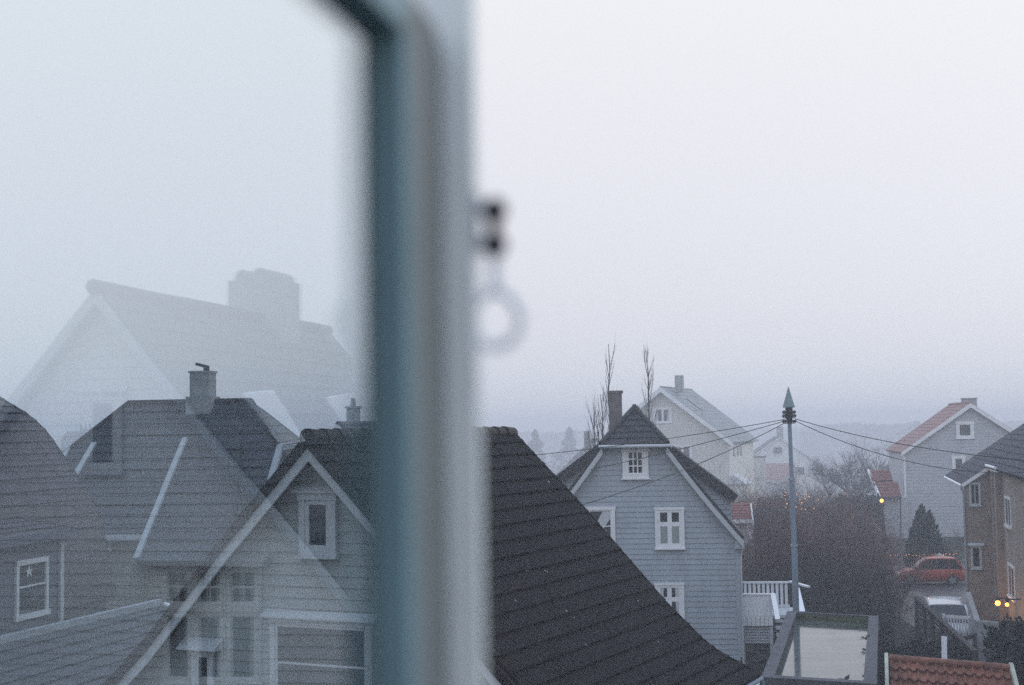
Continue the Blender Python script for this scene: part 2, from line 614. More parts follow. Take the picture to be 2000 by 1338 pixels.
# ridge tiles: overlapping half-round caps
for i in range(18):
    mb = MB()
    t0 = -.06 + i * (L + .1) / 18
    t1 = t0 + (L + .1) / 18 + .05
    rr = []
    for q, (tt, rad) in enumerate(((t0, .155), (t1, .125))):
        rr.append([F.w(math.cos(R(a)) * rad, tt, zr - .01 + math.sin(R(a)) * rad) for a in range(-20, 201, 20)])
    mb.grid(rr)
    mb.face(*rr[0])
    T.part('ridge_tile', mb, M_blacktile, smooth=False)
def pxwin(T, F, x0, y0, x1, y1, t, **kw):
    s0, z1 = F.sz(x0, y0, t)
    s1, z0 = F.sz(x1, y1, t)
    return window(T, F, s0, s1, z0, z1, t, **kw)
pxwin(T, F, 601, 976, 650, 1074, .4, cols=1, casing=.12, sash=.08, hood=.12, frame=M_trimgrey, depth=.07)
pxwin(T, F, 388, 1276, 414, 1360, .4, cols=1, casing=.09, sash=.05, hood=.2, frame=M_trimgrey)
pxwin(T, F, 541, 1216, 722, 1400, .4, cols=1, casing=.1, sash=.05, hood=.13, frame=M_trimgrey, split=[.55], glass=M_litglass)
# gutter along the right eave
mb = MB()
ge, gz = prof[-1][0] + .03, zr + prof[-1][1] - .05
g0, g1 = F.w(ge, -.1, gz), F.w(ge, L + .1, gz)
mb.tube([g0, g1], .045, 8)
mb.tube([g1, g1 + V((.08, .05, -.5)), g1 + V((-.25, .1, -.9))], .04, 8)
T.part('gutter', mb, M_polewood)
# a few fallen leaves and droppings sticking to the tiles
mb = MB()
for (px, py) in ((985, 1017), (1058, 1121), (1062, 1123), (1022, 1122), (1178, 1042), (1280, 1260), (1138, 1266), (1066, 947), (1000, 1180), (1100, 1200), (1240, 1180), (1115, 1213)):
    r_ = ray(px, py)
    # the roof plane
    p0, p1, p2 = F.w(0, 0, zr), F.w(0, L, zr), F.w(prof[2][0], 0, zr + prof[2][1])
    nn_ = (p1 - p0).cross(p2 - p0).normalized()
    if nn_.z < 0: nn_ = -nn_
    k = (p0 - EYE).dot(nn_) / r_.dot(nn_)
    q = EYE + r_ * k + nn_ * .085
    u = (p1 - p0).normalized() * rnd.uniform(.012, .03)
    v = (p2 - p0).normalized() * rnd.uniform(.012, .03)
    mb.prism([q - u - v * .4, q + v, q + u + v * .2, q - v * .8], nn_ * .012)
T.part('roof_litter', mb, mat('pale_litter', (.35, .33, .27), .9, .2, 20), stuff=True)

# ================================================================== BLUE-GREY HOUSE
F = Fr(at(1239, 1283, 52), 6)
T = Thing('house', 'blue-grey weatherboard house with half-hipped dark roof and white nine-pane attic window', 'house', F.w(0, .1, 0))
c0 = F.sz(1239, 868)[0]
sh = F.sz(1302, 868)[0] - c0
zh = F.sz(1239, 868)[1]
se, zev = F.sz(1452, 1050); se -= c0
sw = F.sz(1443, 1200)[0] - c0
tA = 1.5
zA = F.sz(1238, 797, tA)[1]
c = c0
Lg = 9.0
ovh = .3
kr = (zh - zev) / (se - sh)
zwl = zev + (se - sw) * kr - .1
poly = [(c - sw, 0), (c + sw, 0), (c + sw, zwl), (c + sh, zh - .1), (c - sh, zh - .1), (c - sw, zwl)]
mb = MB()
F.prism(mb, poly, 0, Lg)
clap(mb, F, 0, poly, .6, zh - .1, .19, .026)
T.part('wall', mb, M_greypaint)
mb = MB()
F.box(mb, c - sw - .03, c + sw + .03, -.05, 0, 0, .55)
T.part('foundation', mb, M_concrete)
mb = MB()
F.box(mb, c - sw - .02, c + sw + .03, -.07, 0, .6, .72)
T.part('water_board', mb, M_greypaint)
for sg in (-1, 1):
    mb = MB()
    def P(u, v, sg=sg):
        # bell-cast: the rake eases out near the eave
        s = sh + (se - sh) * v
        z = zh + (zev - zh) * v + .16 * math.sin(math.pi * v) * -1 * .5
        s0_ = sh * 1.0
        return F.w(c + sg * s, -ovh + u * (Lg + 2 * ovh), z)
    tiles(mb, P, 16, 40, .012, 0, .035, .1)
    # upper part from ridge to the height of the hip
    A, B = F.w(c, tA - .1, zA), F.w(c, Lg, zA)
    tiles(mb, bil(A, B, F.w(c + sg * sh, Lg + ovh, zh), F.w(c + sg * sh, -ovh, zh)), 6, 20, 0, 0, .035, .1)
    T.part('roof', mb, M_hiptile)
    vb = MB()
    pts = [(c + sg * (sh + (se - sh) * v), zh + (zev - zh) * v - .08 * math.sin(math.pi * v)) for v in [i / 8 for i in range(9)]]
    lo = [(p[0] - sg * .02, p[1] - .34) for p in reversed(pts)]
    up = [(p[0], p[1] - .10) for p in pts]
    F.prism(vb, up + lo, -ovh - .05, -ovh)
    T.part('verge_board', vb, M_trimgrey)
    eb = MB()
    F.box(eb, c + sg * se - .32 if sg > 0 else c - se - .02, c + se + .02 if sg > 0 else c - se + .32, -ovh + .01, -.02, zev - .38, zev - .1)
    T.part('eave_return', eb, M_greypaint)
mb = MB()
tiles(mb, bil(F.w(c - .03, tA, zA), F.w(c + .03, tA, zA), F.w(c + sh + .08, -ovh - .12, zh), F.w(c - sh - .08, -ovh - .12, zh)), 6, 16, 0, 0, .035, .08)
T.part('hip_roof', mb, M_hiptile)
mb = MB()
for sg in (-1, 1):
    mb.tube([F.w(c, tA, zA + .05), F.w(c + sg * (sh + .05), -ovh - .1, zh + .05)], .09, 6)
mb.tube([F.w(c, tA - .05, zA + .06), F.w(c, Lg, zA + .06)], .1, 6)
T.part('ridge_tile', mb, M_hiptile)
mb = MB()
mb.tube([F.w(c - sh - .12, -ovh - .18, zh - .06), F.w(c + sh + .12, -ovh - .18, zh - .06)], .06, 8)
T.part('gutter', mb, M_trimgrey)
# shed dormers on both slopes
for sg, pa, pb_ in ((1, (1316, 878), (1441, 971)), (-1, (1168, 872), (1086, 934))):
    t0, t1 = 1.6, 7.4
    sa, za = F.sz(*pa, t0)
    sb, zb = F.sz(*pb_, t0)
    mb = MB()
    q = [(sa, za - .1), (sb - sg * .25, zb - .02), (sb - sg * .25, zwl - .6), (c + sg * sh * .9, zwl - .6)]
    F.prism(mb, q, t0, t1)
    clap(mb, F, t0, q, zwl - .6, za - .12, .19, .036)
    d = T.part('dormer', mb, M_greypaint)
    mb = MB()
    tiles(mb, bil(F.w(sa, t0 - .25, za + .05), F.w(sa, t1, za + .05), F.w(sb, t1, zb + .05), F.w(sb, t0 - .25, zb + .05)), 8, 12, 0, 0, .03, .3)
    T.part('dormer_roof', mb, M_hiptile, d)
# chimney
s0, z0 = F.sz(1191, 860, 3.4)
s1, z1 = F.sz(1214, 768, 3.4)
chimney(T, F, s0, s1, 3.1, 3.8, zh - .5, z1, M_chimneybrick)
pxwin(T, F, 1226, 882, 1256, 925, 0, cols=3, rows=3, casing=.2, sash=.035, bar=.045)
pxwin(T, F, 1284, 996, 1332, 1066, 0, cols=2, casing=.1, sash=.09, bar=.16, split=[.62], cmat=M_blind, curtain=[[(0, 0), (1, 0), (1, .58), (0, .58)]])
pxwin(T, F, 1284, 1143, 1332, 1212, 0, cols=2, casing=.1, sash=.09, bar=.16, split=[.62], curtain=[[(0, 0), (.14, 0), (.2, 1), (0, 1)], [(.86, 0), (1, 0), (1, 1), (.8, 1)]])
pxwin(T, F, 1150, 996, 1196, 1066, 0, cols=1, casing=.12, sash=.05, split=[.55], curtain=[[(.62, 1), (1, 1), (1, .78), (.1, 0), (0, 0), (0, .3)]])
for sg in (-1, 1):
    mb = MB()
    F.box(mb, c + sg * sw - .08, c + sg * sw + .08, -.045, .03, .72, zwl)
    T.part('corner_board', mb, M_greypaint)
mb = MB()
mb.tube([F.w(c + se - .02, .1, zev - .15), F.w(c + sw + .12, .0, zev - .7), F.w(c + sw + .12, .0, .3)], .04, 8)
T.part('downpipe', mb, M_trimgrey)

# veranda beside it
d0, w0 = .3, sw + c + .14
T = Thing('veranda', 'white slatted veranda with stair rails at the right side of the blue-grey house', 'veranda', F.w(w0 + 1.3, 1.5, 0))
zt = F.sz(1490, 1136, 3.0)[1]
zf = F.sz(1480, 1159, .6)[1]
zfl = F.sz(1480, 1222, .6)[1]
sR = F.sz(1541, 1136, 3.0)[0]
sM = F.sz(1508, 1160, .6)[0]
mb = MB(); F.box(mb, w0, sR + .2, .75, 3.0, zfl + .25, zfl + .36); T.part('deck', mb, M_trimgrey)
def rail(mb_t, s_a, s_b, t, ztop, zbot, gap=.15, slat=.1):
    F.box(mb_t, s_a, s_b, t - .09, t + .06, ztop - .06, ztop)
    F.box(mb_t, s_a, s_b, t - .02, t + .03, zbot, zbot + .08)
    x = s_a + .05
    while x < s_b - slat:
        F.box(mb_t, x, x + slat, t - .04, t - .021, zbot - .08, ztop - .061)
        x += gap
mb = MB(); rail(mb, w0, sR, 3.0, zt, zt - .95, .17, .105); T.part('back_railing', mb, M_trim)
mb = MB()
pR = [F.w(sR + .03, 3.0, zt), F.w(sR + .55, 1.2, zt)]
mb.bar(pR[0], pR[1], .14, .06)
for i in range(10):
    q = pR[0].lerp(pR[1], (i + .5) / 10)
    mb.bar(q + V((0, 0, -.03)), q + V((0, 0, -.95)), .1, .03)
T.part('side_railing', mb, M_trim)
mb = MB()
F.box(mb, w0, sM, .5, .66, zf - .06, zf)
x = w0 + .03
i = 0
while x < sM - .1:
    F.box(mb, x, x + .14, .54, .57, zfl, zf - .061)
    x += .155
T.part('front_railing', mb, M_trim)
mb = MB()
zz0, zz1 = zf - .02, F.sz(1519, 1211, -.6)[1]
mb.bar(F.w(sM + .02, .56, zz0), F.w(F.sz(1519, 1211, -.6)[0], -.6, zz1), .17, .09)
T.part('stair_rail', mb, M_trim)
mb = MB()
mb.bar(F.w(F.sz(1556, 1150, 1.2)[0], 1.2, F.sz(1556, 1150, 1.2)[1]), F.w(F.sz(1567, 1196, -.4)[0], -.4, F.sz(1567, 1196, -.4)[1]), .2, .09)
for i in range(6):
    k = (i + .5) / 6
    q = F.w(F.sz(1556, 1150, 1.2)[0] * (1 - k) + F.sz(1567, 1196, -.4)[0] * k, 1.2 - 1.6 * k, F.sz(1556, 1150, 1.2)[1] * (1 - k) + F.sz(1567, 1196, -.4)[1] * k)
    mb.bar(q, q + V((0, 0, -.9)), .1, .03)
T.part('stair_rail', mb, M_trim)
mb = MB()
for i in range(6):
    a = i * .22
    F.box(mb, sM + .1, sR + .3, .7 - i * .25, .95 - i * .25, zfl + .1 - a, zfl + .2 - a)
T.part('stair', mb, M_trimgrey)
mb = MB()
zl0 = F.sz(1480, 1256, .7)[1]
sl1 = F.sz(1503, 1230, .7)[0]
z = zl0
while z < zfl - .05:
    F.box(mb, w0, sl1, .68, .70, z, z + .05)
    z += .1
for i in range(12):
    x = w0 + (sl1 - w0) * (i + .5) / 12
    F.box(mb, x - .02, x + .02, .701, .72, zl0, zfl - .02)
T.part('lattice', mb, M_trimgrey)
for q in ((sl1, sl1 + .12, .62, .74, zfl), (w0, w0 + .1, .74, .84, zfl), (sR + .05, sR + .15, 2.9, 3.0, zfl + .25)):
    mb = MB(); F.box(mb, q[0], q[1], q[2], q[3], 0, q[4]); T.part('post', mb, M_trimgrey)

# ================================================================== WHITE HOUSE BEHIND
F = Fr(at(1293, 900, 180), 20)
sc_, zr = F.sz(1293, 757)
sr, zb = F.sz(1430, 862)
kslope = (zr - zb) / (sr - sc_)
hw = (sr - sc_) - .35
T = gable_house('house', 'tall cream weatherboard house with grey skylight roof rising behind the blue-grey house', F, sc_, hw, zr - kslope * hw, zr, 16.0,
                M_cream, M_palegreyroof, z0=-3.3, boards=.36, over=.9, eo=.6, nv=14, verge=.55, side=1, step=.03)
s0, z0 = F.sz(1280, 824); s1, z1 = F.sz(1309, 799)
window(T, F, s0, s1, z0, z1, 0, cols=2, casing=.2, sash=.09, bar=.25, curtain=[[(0, 0), (.2, 0), (.12, 1), (0, 1)], [(.8, 0), (1, 0), (1, 1), (.88, 1)]])
s0, z0 = F.sz(1318, 906); s1, z1 = F.sz(1348, 872)
window(T, F, s0, s1, z0, z1, 0, cols=2, casing=.2, sash=.09, bar=.25)
mb = MB()
q0, q1 = F.sz(1319, 756, 4.0), F.sz(1334, 736, 4.0)
F.box(mb, q0[0], q1[0], 3.7, 4.4, zr - .6, q1[1])
F.box(mb, q0[0] + .03, q1[0] - .03, 3.75, 4.35, q1[1], q1[1] + .14)
ch = T.part('chimney', mb, M_render)
mb = MB(); F.box(mb, q0[0] - .02, q1[0] + .02, 3.68, 4.42, q1[1] + .14, q1[1] + .24); T.part('chimney_cap', mb, M_trim, ch)
# long skylight on the right slope
mb = MB()
def slope_pt(s, t, lift): return F.w(s, t, zr + .06 - kslope * (s - sc_) + lift)
mb.hexa([slope_pt(sc_ + 1.9, 5.2, .04), slope_pt(sc_ + 1.9, 5.9, .04), slope_pt(sc_ + 3.9, 5.9, .04), slope_pt(sc_ + 3.9, 5.2, .04),
         slope_pt(sc_ + 1.9, 5.2, .16), slope_pt(sc_ + 1.9, 5.9, .16), slope_pt(sc_ + 3.9, 5.9, .16), slope_pt(sc_ + 3.9, 5.2, .16)])
sk = T.part('skylight', mb, M_darktrim)
mb = MB()
mb.hexa([slope_pt(sc_ + 2.0, 5.28, .161), slope_pt(sc_ + 2.0, 5.82, .161), slope_pt(sc_ + 3.8, 5.82, .161), slope_pt(sc_ + 3.8, 5.28, .161),
         slope_pt(sc_ + 2.0, 5.28, .17), slope_pt(sc_ + 2.0, 5.82, .17), slope_pt(sc_ + 3.8, 5.82, .17), slope_pt(sc_ + 3.8, 5.28, .17)])
T.part('pane', mb, M_winglass, sk)
# side bay with porch roof at its right corner
sx = sc_ + hw
mb = MB()
zp = F.sz(1440, 945, -.3)[1]
F.box(mb, sx - .6, sx + 1.9, -.9, 3.0, -3.3, zp)
pch = T.part('porch', mb, M_cream)
mb = MB()
zpt = F.sz(1440, 938, 0)[1]
F.prism(mb, [(sx - .8, zp - .05), (sx + 2.2, zp - .05), (sx + .6, zp + 1.2)], -1.2, 3.2)
T.part('porch_roof', mb, M_trimgrey, pch)
for tt in (2.2, 4.6, 6.6):
    mb = MB()
    F.box(mb, sx + .0, sx + .05, tt, tt + 1.1, zr - kslope * hw - 2.2, zr - kslope * hw - .5)
    w_ = T.part('side_window', mb, M_winglass)

# small red-roofed outhouse with white walls
F = Fr(at(1455, 1025, 78), 6)
s0, z1 = F.sz(1432, 1002); s1, z0 = F.sz(1476, 1028)
T = Thing('shed', 'small white shed with low brown-red roof behind the eave of the blue-grey house', 'shed', F.w((s0 + s1) / 2, 1, 0))
zE = F.sz(1450, 1014)[1]
mb = MB(); F.box(mb, s0 - 1.0, s1 - .35, .1, 2.6, 0, zE - .05); T.part('wall', mb, M_white)
mb = MB(); tiles(mb, bil(F.w(s0 - 1.2, 1.5, z1 + .45), F.w(s1 - .2, 1.5, z1 + .45), F.w(s1 - .2, -.1, zE), F.w(s0 - 1.2, -.1, zE)), 6, 20, .015, 12, .03, .08)
tiles(mb, bil(F.w(s0 - 1.2, 1.5, z1 + .45), F.w(s1 - .2, 1.5, z1 + .45), F.w(s1 - .2, 2.9, zE), F.w(s0 - 1.2, 2.9, zE)), 6, 20, .015, 12, .03, .08)
T.part('roof', mb, M_redtile)
mb = MB()
F.prism_s(mb, [(-.15, zE - .02), (1.5, z1 + .45), (2.95, zE - .02), (2.95, zE - .3), (1.5, z1 + .15), (-.15, zE - .3)], s1 - .19, s1 - .11)
T.part('verge_board', mb, M_trim)
mb = MB(); F.box(mb, s0 - 1.2, s1 - .2, -.17, -.11, zE - .22, zE); T.part('fascia', mb, M_trim)
mb = MB(); F.box(mb, s1 - .5, s1 - .12, .0, .3, 0, zE - .24); T.part('post', mb, M_trim)

# ================================================================== FOGGY WHITE HOUSE, balcony, annexe
F = Fr(at(1520, 960, 300), 4)
sc_, zr = F.sz(1522, 855)
sr, zb = F.sz(1596, 902)
kslope = (zr - zb) / (sr - sc_)
hw = sr - sc_ - .2
T = gable_house('house', 'white house half lost in fog with two square windows, behind the telephone pole', F, sc_, hw, zr - kslope * hw, zr, 11,
                M_fogwhite, M_slate, z0=-8.6, boards=0, over=.3, eo=.4, nv=10, verge=.2)
s0, z0 = F.sz(1512, 885); s1, z1 = F.sz(1526, 874)
window(T, F, s0, s1, z0, z1, 0, cols=1, casing=.08, sash=.1, frame=M_slate)
s0, z0 = F.sz(1548, 926); s1, z1 = F.sz(1570, 913)
window(T, F, s0, s1, z0, z1, 0, cols=1, casing=.08, sash=.1, frame=M_slate)
s0, z1 = F.sz(1517, 833, 2); s1, _ = F.sz(1529, 833, 2)
chimney(T, F, s0, s1, 1.6, 2.6, zr - 1, z1, M_render, cap=False)
# red-roofed annexe and flat balcony in front
F = Fr(at(1500, 960, 245), 8)
T = Thing('house', 'low house with faded red roof in the mist, left of the telephone pole', 'house', F.w(0, 2, 0))
p = [F.sz(*q) for q in ((1440, 905), (1450, 929), (1521, 943), (1542, 930))]
mb = MB(); F.box(mb, F.sz(1440, 940)[0], F.sz(1560, 940)[0], .3, 8, -9.8, F.sz(1500, 944)[1]); T.part('wall', mb, M_whitegrey)
mb = MB()
rz = F.sz(1500, 905, 4)[1]; ez = F.sz(1500, 941, 0)[1]
sA, sB = F.sz(1462, 940)[0], F.sz(1556, 940)[0]
tiles(mb, bil(F.w(sA + .6, 4, rz), F.w(sB, 4, rz), F.w(sB, 0, ez - .1), F.w(sA, 0, ez + .2)), 8, 10, 0, 0, .04, .1)
tiles(mb, bil(F.w(sA + .6, 4, rz), F.w(sB, 4, rz), F.w(sB, 8, ez), F.w(sA, 8, ez)), 8, 10, 0, 0, .04, .1)
T.part('roof', mb, M_pinktile)
mb = MB()
za_, zb_ = F.sz(1455, 930)[1], F.sz(1521, 943)[1]
mb.bar(F.w(F.sz(1450, 929)[0], -.1, za_), F.w(F.sz(1521, 943)[0], -.1, zb_), .1, .3)
mb.bar(F.w(F.sz(1521, 943)[0], -.1, zb_), F.w(F.sz(1550, 928)[0], -.1, F.sz(1550, 928)[1]), .1, .3)
T.part('verge_board', mb, M_trimgrey)
F2 = Fr(at(1475, 920, 225), 8)
mb = MB()
s0, z1 = F2.sz(1452, 891); s1, z0 = F2.sz(1496, 925)
F2.box(mb, s0, s1, 0, 3, z0 - .6, z1 - .2)
F2.box(mb, s0, s1, .2, 3, -8.6, z0 - .6)
bc = T.part('balcony', mb, M_cream, label='boxy pale balcony')
mb = MB(); F2.box(mb, s0 - .1, s1 + .15, -.1, 3.1, z1 - .2, z1 - .06); T.part('top_rail', mb, M_slate, bc)

# house at the left of the blue-grey one
F = Fr(at(1140, 930, 200), -6)
T = gable_house('house', 'hazy dark-roofed house with a stub chimney, behind the thin bare trees', F, F.sz(1175, 870)[0], 5.2, F.sz(1100, 925)[1] - .3, F.sz(1140, 860)[1],
                8, M_whitegrey, M_slate, z0=-4.2, boards=.2, nv=10)
s0, z1 = F.sz(1141, 842, 2); s1, _ = F.sz(1151, 842, 2)
chimney(T, F, s0, s1, 1.5, 2.3, F.sz(1140, 870)[1] - 1, z1, M_chimneybrick, cap=False)

# ================================================================== RIGHT-HAND WHITE HOUSE
F = Fr(at(1765, 1050, 113), 7)
sc_, zr = F.sz(1894, 789)
sl, zb = F.sz(1752, 890)
kslope = (zr - zb) / (sc_ - sl)
hw = sc_ - F.sz(1768, 950)[0]
T = gable_house('house', 'tall pale weatherboard house with faded pink tile roof and square attic window', F, sc_, hw, zr - kslope * hw, zr, 8.5,
                M_whitegrey, M_pinktile, boards=.26, over=.35, eo=.25, nv=14, verge=.3, side=-1, waves=0)
s0, z0 = F.sz(1873, 852); s1, z1 = F.sz(1896, 828)
window(T, F, s0, s1, z0, z1, 0, cols=1, casing=.22, sash=.06, frame=M_trim, glass=M_litglass)
s0, z0 = F.sz(1865, 918); s1, z1 = F.sz(1880, 895)
window(T, F, s0, s1, z0, z1, 0, cols=1, casing=.2, sash=.06)
s0, z1 = F.sz(1880, 780, 3.4); s1, _ = F.sz(1906, 780, 3.4)
chimney(T, F, s0, s1, 3.0, 4.0, zr - 1, z1, M_render)
mb = MB(); F.box(mb, sc_ - hw - .05, sc_ + hw, -.06, 0, 0, F.sz(1790, 1050)[1]); T.part('foundation', mb, M_concrete)
# red-tiled annexe at its left corner
sA, _z = F.sz(1706, 980, -1.2); sB = F.sz(1760, 980, -1.2)[0]
mb = MB()
zz = F.sz(1735, 968, -1.2)[1]
F.box(mb, sA + .5, sc_ - hw - .02, -1.0, 3.2, 0, zz - .1)
clap(mb, F, -1.0, [(sA + .5, 0), (sc_ - hw, 0), (sc_ - hw, zz - .1), (sA + .5, zz - .1)], .4, zz - .1, .17)
an = T.part('annexe', mb, M_whitegrey)
zm = F.sz(1735, 942, 0)[1]; zt_ = F.sz(1735, 926, 1.2)[1]
mb = MB(); tiles(mb, bil(F.w(sA + .15, .1, zm), F.w(sB - .02, .1, zm), F.w(sB - .02, -1.5, zz - .1), F.w(sA + .45, -1.5, zz - .1)), 5, 60, .03, 9, .05, .1)
T.part('annexe_roof', mb, M_redtile, an)
mb = MB(); tiles(mb, bil(F.w(sA + .0, 1.8, zt_ + .3), F.w(sB - .4, 1.8, zt_ + .3), F.w(sB - .4, .15, zm + .12), F.w(sA + .15, .15, zm + .12)), 4, 60, .03, 8, .05, .1)
T.part('annexe_roof', mb, M_redtile, an)
mb = MB(); mb.bar(F.w(sA + .45, -1.55, zz - .12), F.w(sA + .02, 1.8, zt_ + .3), .12, .25); T.part('verge_board', mb, M_trim, an)
mb = MB(); mb.tube([F.w(sA + .45, -1.58, zz - .12), F.w(sB, -1.58, zz - .12)], .07, 8)
mb.tube([F.w(sB - .1, -1.5, zz - .2), F.w(sB - .1, -1.2, 0)], .05, 8); T.part('gutter', mb, M_darktrim, an)

# ================================================================== BRICK HOUSE AT THE RIGHT EDGE
az = 13.0
J = at(1945, 905, 62)
BRICK = F = Fr(J, az)                      # s=0: the long wall, t=0: the junction with the rear bay
M_brick = brick_mat('brown_brick_front', (.38, .32, .275), (.29, .24, .205), (.32, .30, .28), 1.6, tuple(F.S))
M_brickside = brick_mat('brown_brick_side', (.38, .32, .275), (.29, .24, .205), (.32, .30, .28), 1.6, tuple(F.T))
zj = J.z
sb_, zb = F.sz(1884, 945, 0)
k = (zj - zb) / (0 - sb_)
T = Thing('house', 'brown brick house with dark blue tile roof and two lit wall lamps', 'house', F.w(2, -4, 0))
mb = MB()
F.prism(mb, [(sb_, 0), (.3, 0), (.3, zj - .1), (0, zj - .1), (sb_, zb - .1)], 0, .6)
F.prism(mb, [(sb_ + 1.0, 0), (.29, 0), (.29, zj - .1), (0, zj - .1), (sb_ + 1.0, zb - .1)], .601, 10)
T.part('wall', mb, M_brick)
mb = MB()
F.box(mb, 0, 9.5, -24, 0, 0, zj - .08)
F.prism(mb, [(0, zj - .08), (9.5, zj - .08), (4.75, zj - .1 + k * 4.75)], -24, -.001)
F.box(mb, .3, 9.5, .0, 10, 0, zj - .1)
T.part('wall', mb, M_brickside)
# pilaster strips on the long wall
for t0, t1 in ((-.9, -.3), (-2.3, -1.7)):
    mb = MB(); F.box(mb, -.28, 0, t0, t1, 0, zj - .1); T.part('pilaster', mb, M_brickside)
def rp(s, t, lift=0): return F.w(s, t, zj + .05 + k * s + lift)
mb = MB()
tiles(mb, bil(rp(4.75, -.1), rp(4.75, 10.2), rp(sb_ - .1, 10.2), rp(sb_ - .1, -.1)), 18, 30, .015, 0, .035, .12)
T.part('roof', mb, M_bluetile)
mb = MB()
tiles(mb, bil(rp(4.75, -25), rp(4.75, -.12), rp(-.35, -.12), rp(-.35, -25)), 16, 30, .015, 0, .035, .12)
T.part('roof', mb, M_bluetile)
mb = MB()
A_, B_ = F.w(4.75, -25, zj + .05 + k * 4.75), F.w(4.75, 10.2, zj + .05 + k * 4.75)
tiles(mb, bil(A_, B_, F.w(9.9, 10.2, zj - .3), F.w(9.9, -25, zj - .3)), 10, 4, 0, 0, .035, .12)
T.part('roof', mb, M_bluetile)
mb = MB()
mb.bar(F.w(sb_ - .1, -.14, zj + .0 + k * (sb_ - .1)), F.w(0, -.14, zj + .0), .05, .14); T.part('verge_board', mb, M_trim)
mb = MB()
mb.tube([F.w(sb_ - .16, -.1, zj + .0 + k * (sb_ - .1)), F.w(sb_ - .16, 10, zj + k * (sb_ - .1))], .06, 8)
T.part('gutter', mb, M_trim)
mb = MB()
mb.tube([F.w(-.42, -.1, zj - .08), F.w(-.42, -3.9, zj - .08)], .06, 8)
mb.bar(F.w(-.3, -.1, zj - .22), F.w(-.3, -3.8, zj - .22), .04, .12); T.part('gutter', mb, M_trim)
mb = MB()
mb.tube([F.w(sb_ - .16, -.1, zb - .1), F.w(sb_ - .06, -.08, zb - .45), F.w(sb_ - .06, -.08, 0)], .055, 8); T.part('downpipe', mb, M_metal)
s0, z0 = F.sz(1894, 985, 0); s1, z1 = F.sz(1912, 945, 0)
window(T, F, s0 + .04, s1, z0, z1, 0, cols=2, casing=.05, sash=.04, bar=.04, frame=M_trimgrey)
s0, z0 = F.sz(1897, 1108, 0); s1, z1 = F.sz(1914, 1068, 0)
window(T, F, s0 + .04, s1, z0, z1, 0, cols=1, casing=.05, sash=.04, hood=.12, frame=M_trimgrey)
# windows of the long wall (along t)
def side_win(T, F, px0, py0, px1, py1):
    t0, z1 = F.tz(px0, py0, 0)
    t1, _ = F.tz(px1, py0 + 12, 0)
    _, z0 = F.tz(px0, py1, 0)
    t0, t1 = min(t0, t1), max(t0, t1)
    mb = MB()
    c_ = .09
    F.box(mb, -.05, .0, t0, t0 + c_, z0, z1); F.box(mb, -.05, .0, t1 - c_, t1, z0, z1)
    F.box(mb, -.055, .0, t0, t1, z1, z1 + c_); F.box(mb, -.1, .0, t0 - .05, t1 + .05, z0 - c_, z0)
    F.box(mb, -.04, .0, (t0 + t1) / 2 - .03, (t0 + t1) / 2 + .03, z0, z1)
    w = T.part('window', mb, M_trim)
    mb = MB(); F.box(mb, -.02, -.01, t0 + c_, t1 - c_, z0, z1); T.part('pane', mb, M_winglass, w)
side_win(T, F, 1964, 972, 1975, 1022)
side_win(T, F, 1970, 1102, 1982, 1158)
mb = MB()
pv = at(1953, 876, 58)
sv, tv = (pv - F.O).dot(F.S), -1.5
mb.tube([rp(1.35, -2.2, .0), rp(1.35, -2.2, .5)], .13, 10)
mb.tube([rp(1.35, -2.2, .5), rp(1.35, -2.2, .62)], [.2, .06], 10)
T.part('roof_vent', mb, mat('red_vent', (.35, .06, .06), .6))
# the two lit wall lamps
for i, (px, py, lab) in enumerate(((1949, 1178, 'brighter warm wall lamp on the brick house, the left of the lit pair'), (1967, 1181, 'smaller warm wall lamp on the brick house, the right of the lit pair'))):
    t_, z_ = F.tz(px, py, -.5)
    L_ = Thing('wall_lamp', lab, 'wall lamp', F.w(-.1, t_, z_), 'lit wall lamps')
    mb = MB(); mb.ball(F.w(-.5, t_, z_), .11 if i == 0 else .075, 10, 8); L_.part('globe', mb, M_lamp)
    mb = MB(); mb.bar(F.w(0, t_, z_ + .2), F.w(-.55, t_, z_ + .2), .05, .05); mb.bar(F.w(-.5, t_, z_ + .12), F.w(-.5, t_, z_ + .174), .16, .16, F.S); L_.part('bracket', mb, M_darkmetal)
# retaining walls by the drive
T = Thing('retaining_wall', 'low pale concrete wall standing below the lit wall lamps', 'wall', (19, 52, 0))
mb = MB()
p0, p1 = at(1908, 1213, 51.5), at(1951, 1216, 50.5)
mb.hexa([(p0.x, p0.y, 0), (p1.x, p1.y, 0), (p1.x + .05, p1.y + .25, 0), (p0.x + .05, p0.y + .25, 0), p0, p1, p1 + V((.05, .25, 0)), p0 + V((.05, .25, 0))])
T.part('front_wall', mb, M_concrete)
mb = MB()
p2 = at(1886, 1156, 60.5)
mb.hexa([(p0.x, p0.y + .26, 0), (p0.x + .2, p0.y + .26, 0), (p2.x + .2, p2.y, 0), (p2.x, p2.y, 0), p0 + V((0, .26, 0)), p0 + V((.2, .26, 0)), p2 + V((.2, 0, 0)), p2])
T.part('side_wall', mb, M_concrete)

